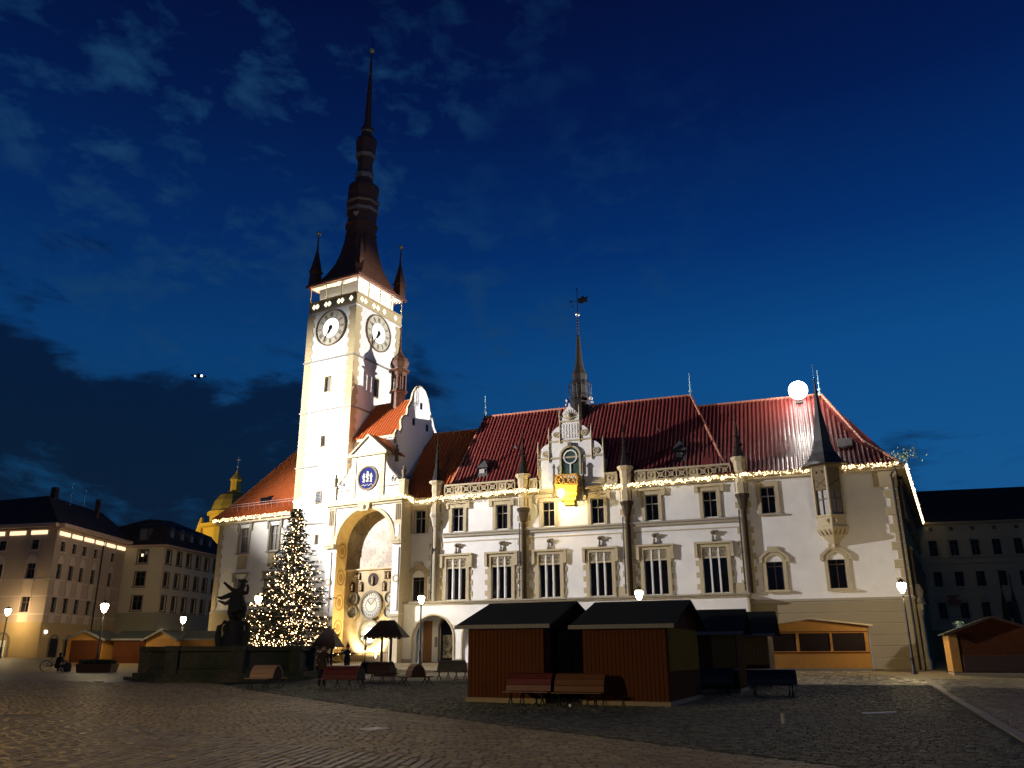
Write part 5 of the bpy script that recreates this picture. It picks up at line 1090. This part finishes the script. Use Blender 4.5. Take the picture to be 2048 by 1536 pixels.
# right stall
SR=stall(26.6,52.6,20,4.9,2.6,2.45,3.35,'dark gabled stall at the right edge with orange side boards',wm=WD,gable='y',ov=.3,z=.28)
part('side_panel',MB().bev(.0,2.6,-.06,0,.2,2.4,.01),WDO,SR,(0,2.6,0),-PI/2)
part('corner_board',MB().box(-.03,.42,-.035,0,.2,2.4),WDO,SR); part('dark_shutter',MB().bev(.55,4.75,-.05,0,.2,1.15,.02),WDK,SR)
br_=MB(); 
for i in range(40): br_.tetra((rnd.uniform(.3,.9),rnd.uniform(-.3,0),2.75+rnd.random()*.35),.05)
solo('fir_twigs',br_,mat('silvery_leaves',(.30,.42,.30)),'small pale twig bundle lying on the roof edge of the right stall','branch',(26.6,52.6,.28),-R(20))
# left row of stalls
SL1=stall(-34.2,66.2,8,3.0,2.6,1.95,2.55,'gabled stall at the left end of the far row',wm=WDO,gable='y',ov=.25,z=.88)
part('shutter',MB().bev(.35,2.9,-.04,0,.25,1.85,.02),WD,SL1)
stall(-30.7,66.4,8,2.6,2.4,1.95,2.5,'flat lit roof stall second from the left in the far row',wm=WD,gable='x',ov=.15,z=.88)
stall(-27.9,65.6,8,2.4,2.8,1.95,2.55,'orange gabled stall third in the far left row',wm=WDO,gable='y',ov=.25,z=.86)
stall(-25.3,66.2,8,3.6,2.4,1.95,2.5,'pale roofed orange stall at the right end of the far row',wm=WDO,gable='x',ov=.15,z=.86)
# ======================================================= CHRISTMAS TREE
TX,TY=-15.15,58.0; TZ=gz(TX,TY)
t=thing('christmas_tree','tall christmas fir wound with hundreds of warm lights and a star on top','christmas tree',(TX,TY,TZ))
H=11.0
part('trunk',MB().tube([(0,0,0),(.02,.03,4),(0,0,8),(0,0,H-.3)],.17,8,r1=.03),WDK,t)
FIR=mat('fir_needles',(.022,.030,.013),.7,.2,var=.4,vscale=4)
rt=random.Random(11); nb=MB(); bulbs=MB(); br_=MB()
prof=lambda z:(max(.0,(1-(z-1.1)/(H-1.1)))**.9)*3.25
z=.85; k=0
while z<H-.25:
    nbr=max(5,int(13-z*.55)); base=rt.random()*6.28
    for j in range(nbr):
        a=base+j*6.283/nbr+rt.uniform(-.15,.15); Ln=prof(z)*rt.uniform(.66,1.14)+.15
        if rt.random()<.10: Ln*=1.25
        if rt.random()<.12: Ln*=.6
        dz=-.10*Ln*rt.uniform(.4,1.6); up=.13*Ln
        d=Vector((math.cos(a),math.sin(a),0)); s_=Vector((-d.y,d.x,0))
        P=[d*(Ln*q)+Vector((0,0,z+dz*q*1.6+up*q*q)) for q in (0,.33,.66,1)]
        br_.tube(P,.03,4,r1=.008)
        n=int(16+Ln*26)
        for i in range(n):
            q=rt.uniform(.12,1.03); p=P[0].lerp(P[3],q); p=d*(Ln*q)+Vector((0,0,z+dz*q*1.6+up*q*q))
            wd=.30*(1-q*.75)*Ln*.55+.05; side_=rt.uniform(-1,1)*wd; p=p+s_*side_+Vector((0,0,rt.uniform(-.12,.05)))
            tip=(d*.75+s_*(side_/max(wd,.05))*.7+Vector((0,0,rt.uniform(-.5,.25)))).normalized()*rt.uniform(.13,.26)
            w_=Vector((rt.uniform(-1,1),rt.uniform(-1,1),rt.uniform(-1,1))).cross(tip).normalized()*rt.uniform(.025,.05)
            nb.add([p-w_,p+w_,p+tip],[(0,1,2)])
        nbul=int((.6+Ln*2.2)*rt.choice((.2,.6,1,1.2,1.9)))
        for i in range(nbul):
            q=rt.random()**.6; p=d*(Ln*q*1.02)+Vector((0,0,z+dz*q*1.6+up*q*q-rt.uniform(-.05,.12)))+s_*rt.uniform(-.3,.3)*(1-q)*Ln
            bulbs.tetra(p,rt.uniform(.018,.048))
    z+=.235; k+=1
part('needles',nb,FIR,t,kind='stuff'); part('branches',br_,WDK,t,kind='stuff')
solo('tree_lights',bulbs,BLT,'warm white points of light strung all over the christmas fir','fairy lights',(TX,TY,TZ),kind='stuff')
sr=MB(); pts=[]
for i in range(10):
    a=PI/2+i*PI/5; r_=.42 if i%2==0 else .22; pts.append((r_*math.cos(a),r_*math.sin(a)))
sr.prism(pts[::-1],-.08,.08)
solo('tree_star',sr,mat_emis('glowing_star',(1,.97,.92),9),'glowing white star on the tip of the christmas fir','star',(TX,TY,TZ+H+.15))
fn=MB()
for i in range(16):
    a=2*PI*i/16; fn.box(2.3*math.cos(a)-.05,2.3*math.cos(a)+.05,2.3*math.sin(a)-.05,2.3*math.sin(a)+.05,0,1.1)
fn.tube([(2.3*math.cos(2*PI*i/16),2.3*math.sin(2*PI*i/16),1.0) for i in range(17)],.05,4).tube([(2.3*math.cos(2*PI*i/16),2.3*math.sin(2*PI*i/16),.5) for i in range(17)],.05,4)
solo('tree_fence',fn,WDK,'low round wooden fence at the foot of the christmas fir','fence',(TX,TY,TZ))
# ======================================================= FIGURES
def skin(name,parent,J,E,m,loc=(0,0,0),rz=0,sub=1,**k):
    names=list(J); me=bpy.data.meshes.new(name); me.from_pydata([J[n][0] for n in names],[(names.index(a),names.index(b)) for a,b in E],[])
    me.materials.append(m); o=ob(name,me,parent,loc,rz,**k)
    md=o.modifiers.new('skin','SKIN'); md.use_smooth_shade=True
    sv=me.skin_vertices[0].data
    for i,n in enumerate(names):
        r=J[n][1]; sv[i].radius=(r,r) if not isinstance(r,tuple) else r
    sv[0].use_root=True
    s=o.modifiers.new('sub','SUBSURF'); s.levels=sub; s.render_levels=sub
    return o
def person(label,x,y,rz,h,arms,coat,hat=None,z=None,lean=0,crouch=False,skinc=(.35,.22,.15)):
    k=h/1.75; z=gz(x,y) if z is None else z
    CO=mat('cloth_%d_%d_%d'%tuple(int(c*1000) for c in coat),coat,.9,.1,var=.2,vscale=8)
    TR=mat('dark_trousers',(.018,.02,.028),.9,.1); SK=mat('skin',skinc,.6,.3); HR=mat('dark_hair',(.02,.015,.01),.8)
    t=thing('person',label,'person',(x,y,z),rz)
    pz=.93 if not crouch else .32
    J={'pel':((0,0,pz),.145),'wa':((0,-.01+lean*.3,pz+.2),.125),'ch':((0,-.0+lean*.7,pz+.42),.155),'nk':((0,lean*1.0,pz+.58),.062),'hb':((0,-.015+lean*1.1,pz+.68),.085),'ht':((0,-.01+lean*1.15,pz+.78),.075)}
    E=[('pel','wa'),('wa','ch'),('ch','nk'),('nk','hb'),('hb','ht')]
    for s,n in ((-1,'l'),(1,'r')):
        J['s'+n]=((s*.18,lean*.8,pz+.5),.065); E.append(('ch','s'+n))
        el,wr=arms[n]; J['e'+n]=((el[0],el[1]+lean*.8,pz+.5+el[2]),.048); J['w'+n]=((wr[0],wr[1]+lean*.8,pz+.5+wr[2]),.034)
        hd=(Vector(J['w'+n][0])-Vector(J['e'+n][0])).normalized()*.1; J['h'+n]=(tuple(Vector(J['w'+n][0])+hd),.036)
        E+= [('s'+n,'e'+n),('e'+n,'w'+n),('w'+n,'h'+n)]
        if not crouch:
            J['k'+n]=((s*.10,-.02,.50),.068); J['a'+n]=((s*.11,.02,.09),.048); J['t'+n]=((s*.13,-.14,.04),.042); J['p'+n]=((s*.09,0,.86),.10)
        else:
            J['p'+n]=((s*.11,-.05,pz-.02),.10); J['k'+n]=((s*.18,-.38,.42),.066); J['a'+n]=((s*.16,-.22,.08),.048); J['t'+n]=((s*.17,-.38,.04),.042)
        E+=[('pel','p'+n),('p'+n,'k'+n),('k'+n,'a'+n),('a'+n,'t'+n)]
    J={a:((v[0][0]*k,v[0][1]*k,v[0][2]*k),v[1]*k) for a,v in J.items()}
    b=skin('body',t,J,E,CO,sub=2)
    hc=Vector(J['hb'][0])+Vector((0,0,.04*k))
    f=MB().ball((hc.x,hc.y-.005,hc.z),.098*k,12,9,1.2); f.prism([(hc.x-.018,hc.z-.03),(hc.x+.018,hc.z-.03),(hc.x,hc.z+.02)],hc.y-.125*k,hc.y-.08)
    part('head',f,SK,t,smooth=True)
    if hat: part('hat',MB().lathe(hc.x,hc.y,[(.118*k,hc.z+.02),(.125*k,hc.z+.07),(.10*k,hc.z+.14),(.06*k,hc.z+.21),(.035*k,hc.z+.30),(.045*k,hc.z+.33),(.01,hc.z+.36)],10),mat('red_wool',hat,.95),t,smooth=True)
    else: part('hair',MB().ball((hc.x,hc.y+.02,hc.z+.03),.108*k,10,7,1.1),HR,t,smooth=True)
    if not crouch:
        part('trousers',MB().tube([(-.095*k,0,.9*k),(-.10*k,-.02,.50*k),(-.11*k,.02,.10*k)],.098*k,10,r1=.07*k).tube([(.095*k,0,.9*k),(.10*k,-.02,.50*k),(.11*k,.02,.10*k)],.098*k,10,r1=.07*k),TR,t,smooth=True)
        part('coat_hem',MB().lathe(0,0,[(.17*k,1.15*k),(.19*k,.95*k),(.21*k,.74*k),(.18*k,.75*k)],12,sx=1,sy=.8),CO,t,smooth=True)
    return t
down={'l':((-.24,.02,-.27),(-.24,-.06,-.50)),'r':((.24,.02,-.27),(.24,-.06,-.50))}
FLT_={'l':((-.34,-.16,-.22),(-.30,-.30,.02)),'r':((-.02,-.28,-.22),(-.20,-.32,.04))}
pr=person('person in a pointed red hat and dark coat playing a flute before the niche',-10.0,52.4,R(-8),1.62,FLT_,(.02,.025,.05),hat=(.22,.025,.02))
part('flute',MB().tube([(-.02,-.22,1.42),(-.55,-.34,1.38)],.018,6),WDK,pr)
person('person in dark clothes standing left of the red bench under the small canopy',-8.75,40.0,R(30),1.76,down,(.05,.03,.022))
person('dark figure crouching beside the bicycle at the left edge',-29.0,55.3,R(160),1.7,{'l':((-.24,-.15,-.22),(-.18,-.38,-.2)),'r':((.24,-.15,-.22),(.18,-.38,-.2))},(.015,.013,.012),crouch=True,lean=-.18)
# bicycle
def ring_(cx,cz,r): return [(cx+r*math.cos(2*PI*i/20),0,cz+r*math.sin(2*PI*i/20)) for i in range(21)]
bz=gz(-29.35,55.75); t=thing('bicycle','dark parked bicycle at the left edge of the square','bicycle',(-29.35,55.75,bz),R(35))
for x in (-.52,.52):
    w_=part('wheel',MB().tube(ring_(x,.34,.33),.022,5),IRN,t); sp_=MB()
    for i in range(8): sp_.tube([(x,0,.34),(x+.32*math.cos(i*PI/4),0,.34+.32*math.sin(i*PI/4))],.006,3)
    part('spokes',sp_,SPB,w_)
part('frame',MB().tube([(-.52,0,.34),(-.15,0,.32),(.38,0,.82),(-.22,0,.85),(-.15,0,.32)],.02,5).tube([(-.22,0,.85),(-.52,0,.34)],.015,5).tube([(.52,0,.34),(.38,0,.85),(.34,0,1.02)],.02,5),IRN,t)
part('handlebar',MB().tube([(.30,-.27,1.04),(.34,0,1.02),(.30,.27,1.04)],.015,5),IRN,t); part('saddle',MB().hexa([(-.36,-.07,.95),(-.08,-.02,.95),(-.08,.02,.95),(-.36,.07,.95),(-.36,-.07,1.0),(-.08,-.02,.99),(-.08,.02,.99),(-.36,.07,1.0)]),IRN,t)
pk=solo('backpack',MB().lathe(0,0,[(.18,0),(.24,.1),(.24,.4),(.16,.55),(.05,.58)],10,sy=.7),mat('dark_canvas',(.02,.018,.02),.9),'dark bag standing on the ground right of the crouching figure','bag',(-28.3,55.3,gz(-28.3,55.3)))
# planter box
t=thing('planter','dark rectangular planter with low hedge in front of the far left stalls','planter',(-27.2,54.3,gz(-26,54.3)),-R(3))
part('box',MB().hexa([(0,0,0),(2.15,0,0),(2.15,.8,0),(0,.8,0),(-.08,-.08,.5),(2.23,-.08,.5),(2.23,.88,.5),(-.08,.88,.5)]),WDK,t)
hd=MB()
for i in range(900): hd.tetra((rnd.uniform(.0,2.15),rnd.uniform(0,.8),rnd.uniform(.45,.74)),.06)
part('hedge',hd,FIR,t,kind='stuff')
# ======================================================= FOUNTAIN
FX,FY=-15.6,48.0; FZ=gz(FX,FY)
t=thing('fountain','octagonal dark stone fountain basin in front of the christmas fir','fountain',(FX,FY,FZ-.1))
BS=mat('mossy_fountain_stone',(.075,.068,.045),.85,.2,var=.35,vscale=1.2,bump=.5,bscale=10,col2=(.04,.05,.028),c2scale=.8)
for i,(r,z0,z1) in enumerate(((5.3,0,.22),(4.9,.22,.42))): part('step',MB().lathe(0,0,[(r,z0),(r,z1)],8),BS,t)
part('basin',MB().lathe(0,0,[(4.35,.42),(4.35,.6),(4.2,.68),(4.2,1.42),(4.42,1.5),(4.42,1.72),(4.0,1.72),(4.0,1.2),(0.1,1.2)],8),BS,t)
for i in range(8):
    a=i*PI/4
    x,y=4.3*math.cos(a+PI/8),4.3*math.sin(a+PI/8); part('corner_post',MB().lathe(x,y,[(.36,.42),(.36,1.45),(.42,1.5),(.42,1.74)],6),BS,t)
part('panel',MB().hexa([(-1.3,-3.98,.8),(1.3,-3.98,.8),(1.3,-3.9,.8),(-1.3,-3.9,.8),(-1.3,-3.98,1.35),(1.3,-3.98,1.35),(1.3,-3.9,1.35),(-1.3,-3.9,1.35)]),BS,t)
SB=mat('black_bronze_stone',(.02,.018,.014),.7,.3,var=.3,bump=.5,bscale=8)
st=thing('fountain_statue','dark statue of a winged messenger twisting above sea creatures','statue',(FX+.05,FY,FZ+1.1))
ped=MB(); rs=random.Random(5)
ped.lathe(0,0,[(.9,0),(.8,.8),(.62,1.1),(.55,1.6),(.5,1.9)],10)
for i in range(26):
    a=rs.random()*6.28; zz_=rs.uniform(.2,1.9); r_=(.82-.2*zz_)*rs.uniform(.6,.95); ped.ball((r_*math.cos(a),r_*math.sin(a),zz_),rs.uniform(.16,.28),7,5)
part('rocky_pedestal',ped,SB,st,smooth=True)
for s_ in (-1,1):
    part('sea_creature',MB().tube([(s_*.4,-.3,.2),(s_*.66,-.35,.6),(s_*.82,-.3,1.1),(s_*.80,-.2,1.6),(s_*.58,-.1,1.85),(s_*.42,-.1,1.7)],.24,8,r1=.09),SB,st,smooth=True)
J={'pel':((-.08,0,2.85),.27),'wa':((-.15,.0,3.08),.25),'ch':((-.02,0,3.40),.31),'nk':((.16,0,3.68),.09),'hd':((.24,-.02,3.86),.15),'ht':((.26,0,4.0),.14),
 'sl':((-.25,0,3.55),.11),'el':((-.52,-.1,3.75),.085),'wl':((-.75,-.1,3.95),.06),'hl':((-.86,-.1,4.02),.06),
 'sr':((.26,0,3.45),.11),'er':((.55,-.1,3.40),.085),'wr':((.58,-.15,3.72),.06),'hr':((.5,-.15,3.9),.07),
 'kl':((-.22,-.12,2.35),.20),'al':((-.15,.0,1.9),.13),'tl':((-.2,-.22,1.85),.08),
 'kr':((.10,-.2,2.40),.20),'ar':((.24,.05,2.0),.13),'tr':((.34,-.15,2.0),.08)}
E=[('pel','wa'),('wa','ch'),('ch','nk'),('nk','hd'),('hd','ht'),('ch','sl'),('sl','el'),('el','wl'),('wl','hl'),('ch','sr'),('sr','er'),('er','wr'),('wr','hr'),('pel','kl'),('kl','al'),('al','tl'),('pel','kr'),('kr','ar'),('ar','tr')]
J={a:(v[0],v[1]*1.22) for a,v in J.items()}
skin('body',st,J,E,SB,sub=2)
part('drapery',MB().tube([(-.1,.1,3.4),(-.55,.15,3.3),(-.95,.1,3.15),(-1.15,.0,3.2)],.20,7,r1=.05).tube([(-.3,.1,3.0),(-.7,.1,2.85),(-1.1,.05,3.02)],.18,7,r1=.04).tube([(-.3,.1,3.1),(-.35,.15,2.3),(-.1,.1,1.8)],.24,7,r1=.16).tube([(.1,.1,3.2),(.4,.1,2.6),(.35,.1,2.1)],.2,7,r1=.12),SB,st,smooth=True)
part('winged_hat',MB().lathe(.26,-.0,[(.26,3.98),(.2,4.03),(.16,4.16),(.05,4.22)],9).prism([(.05,4.0),(-.1,4.25),(.12,4.1)],-.02,.02).prism([(.42,4.02),(.58,4.2),(.40,4.1)],-.02,.02),SB,st)
# ======================================================= WOODEN CANOPIES (wells)
def canopy(label,x,y,yaw,ph,w,rh,z=None):
    z=gz(x,y) if z is None else z
    t=thing('wooden_canopy',label,'canopy',(x,y,z),-R(yaw),'small wooden canopies on the square')
    for s_ in (-.27,.27):
        part('post',MB().box(s_-.06,s_+.06,-.06,.06,0,ph),WDK,t)
        part('brace',MB().tube([(s_-.3,0,.05),(s_,0,.55)],.04,4).tube([(s_+.3,0,.05),(s_,0,.55)],.04,4).tube([(s_,0,ph-.5),(s_,-.3,ph-.1)],.03,4),WDK,t)
    a=w/2; b=a*.38
    part('roof',MB().add([(-a,-.75,ph-.15),(a,-.75,ph-.15),(a,.75,ph-.15),(-a,.75,ph-.15),(-b,0,ph+rh),(b,0,ph+rh),(-a,-.75,ph-.22),(a,-.75,ph-.22),(a,.75,ph-.22),(-a,.75,ph-.22)],[(0,1,5,4),(1,2,5),(2,3,4,5),(3,0,4),(9,8,7,6),(0,6,7,1),(1,7,8,2),(2,8,9,3),(3,9,6,0)]),WDK,t)
    mb=MB()
    for i in range(9): mb.box(-a+.02+i*(2*a-.04)/9,-a+(i+.86)*(2*a-.04)/9,-.80,-.75,ph-.34+.05*(i%2),ph-.14)
    part('fringe',mb,WDK,t,kind='stuff')
    part('trough',MB().box(-.6,.6,-.3,.3,.0,.45),WDK,t)
canopy('taller two post canopy with hipped roof in front of the astronomical clock',-7.35,50.2,10,2.35,2.3,.75)
canopy('smaller dark canopy between the fir and the flute player',-11.6,54.2,10,1.75,1.55,.85)
mp_=solo('signpost',MB().tube([(0,0,0),(0,0,2.1)],.03,6).lathe(0,0,[(.16,0),(.14,.1),(.03,.14)],8).box(-.08,.08,-.04,.04,1.35,1.6),IRN,'slim dark pole right of the flute player','pole',(-9.3,54.5,gz(-9.3,54.5)))
solo('ground_lamp',MB().ball((0,0,.85),.07,8,6).tube([(0,0,0),(0,0,.8)],.03,5),mat_emis('small_white_lamp',(1,.95,.8),8),'small white light glowing low before the calendar disc','lamp',(-10.3,65.0,gz(-10.3,65)+.6))
# ======================================================= BENCHES
bm_={}
def bench(label,x,y,yaw,Ln,mslat,half=False,col=None):
    z=gz(x,y); t=thing('bench',label,'bench',(x,y,z),-R(yaw),'double sided slatted benches')
    key=(round(Ln,1),mslat.name)
    if key not in bm_:
        prf=[(-.34,.44),(-.30,.62),(-.22,.80),(-.11,.92),(0,.96),(.11,.92),(.22,.80),(.30,.62),(.34,.44)]
        sl=[]
        for (a,b) in zip(prf,prf[1:]):
            A=Vector((0,*a));B=Vector((0,*b)); d=(B-A); ln=d.length/2-.006; d.normalize(); n=Vector((0,-d.z,d.y)); c=(A+B)/2
            q=[c-d*ln,c+d*ln,c+d*ln+n*.03,c-d*ln+n*.03]
            sl.append(MB().hexa([(-Ln/2,q[0].y,q[0].z),(Ln/2,q[0].y,q[0].z),(Ln/2,q[1].y,q[1].z),(-Ln/2,q[1].y,q[1].z),(-Ln/2,q[3].y,q[3].z),(Ln/2,q[3].y,q[3].z),(Ln/2,q[2].y,q[2].z),(-Ln/2,q[2].y,q[2].z)]).mesh('slat',mslat))
        st_=[MB().box(-Ln/2,Ln/2,y0,y0+.10,.41,.44).mesh('seat_slat',mslat) for y0 in (-.72,-.60,-.48,.38,.50,.62)]
        en=MB().prismx([(y_,z_) for y_,z_ in [(-.33,.44),(-.29,.62),(-.21,.79),(0,.94),(.21,.79),(.29,.62),(.33,.44)]][::-1],-.02,.02).mesh('end_panel',WDK)
        lg=MB().tube([(0,-.78,0),(0,-.45,.41),(0,-.2,.43)],.022,5).tube([(0,.78,0),(0,.45,.41),(0,.2,.43)],.022,5).tube([(0,-.35,0),(0,-.6,.41)],.022,5).tube([(0,.35,0),(0,.6,.41)],.022,5).tube([(0,-.75,.40),(0,.75,.40)],.02,5).mesh('leg_frame',IRN)
        bm_[key]=(sl,st_,en,lg)
    sl,st_,en,lg=bm_[key]
    for m in sl: ob('slat',m,t)
    for m in st_: ob('seat_slat',m,t)
    for s_ in (-1,1): ob('end_panel',en,t,(s_*(Ln/2-.03),0,0)); ob('leg_frame',lg,t,(s_*(Ln/2-.22),0,0))
bench('red slatted bench beside the standing person',-7.35,37.9,22,1.75,WDR)
bench('dark bench directly behind and right of the red one',-6.8,43.7,22,1.7,WDK)
bench('bench seen end-on with pale slats in front of the arcade light',-4.55,40.8,72,1.3,WDL)
bench('bench left of the big stall in front of the second arch',-3.25,46.6,22,1.45,mat('olive_bench_slats',(.12,.10,.06),.6,.3,var=.2))
bench('bench with a pale pinkish back at the foot of the fountain',-10.9,38.6,22,1.25,WDL)
bench('dark red bench half hidden before the left big stall',.6,28.3,20,1.5,WDR)
bench('orange brown bench standing before the dark gap of the big stalls',2.15,27.6,20,1.6,mat('amber_bench_slats',(.12,.048,.014),.6,.3,var=.2))
bench('black bench on the dark cobbles right of the big stalls',9.75,33.0,12,1.75,mat('black_bench_slats',(.012,.014,.014),.5,.4))
bench('nearly invisible black bench behind the right corner of the big stalls',7.75,33.9,12,1.5,mat('black_bench_slats',(.012,.014,.014)))
# small bits on the ground
solo('manhole_cover',MB().lathe(0,0,[(.34,0),(.34,.02),(.30,.026)],24,sy=1),SPB,'shiny round metal cover in the paving at lower left','manhole cover',(-3.1,19.9,.012))
solo('metal_drain_strip',MB().box(-.55,.55,-.05,.05,0,.03),mat('strip_reflection_white',(.8,.8,.78),.5,.5),'thin metal strip with its reflection painted white, set in the dark cobbles at right','drain',(9.95,24.1,.035),R(22))  # plain white colour stands in for a reflection on the metal
solo('paper_cup',MB().lathe(0,0,[(.035,0),(.045,.11),(.04,.11),(.03,.01)],12),mat('white_paper',(.8,.78,.74),.7),'small white cup left under the benches before the stalls','cup',(1.75,27.2,.02))
solo('glint_bollard',MB().lathe(0,0,[(.05,0),(.045,.18),(.06,.2),(.04,.24)],10),mat('pale_glint',(.35,.33,.3),.6),'small pale bollard added in place of a white glint on the dark cobbles right of the stalls','bollard',(6.35,20.9,.01))  # added to give a small white glint on the ground
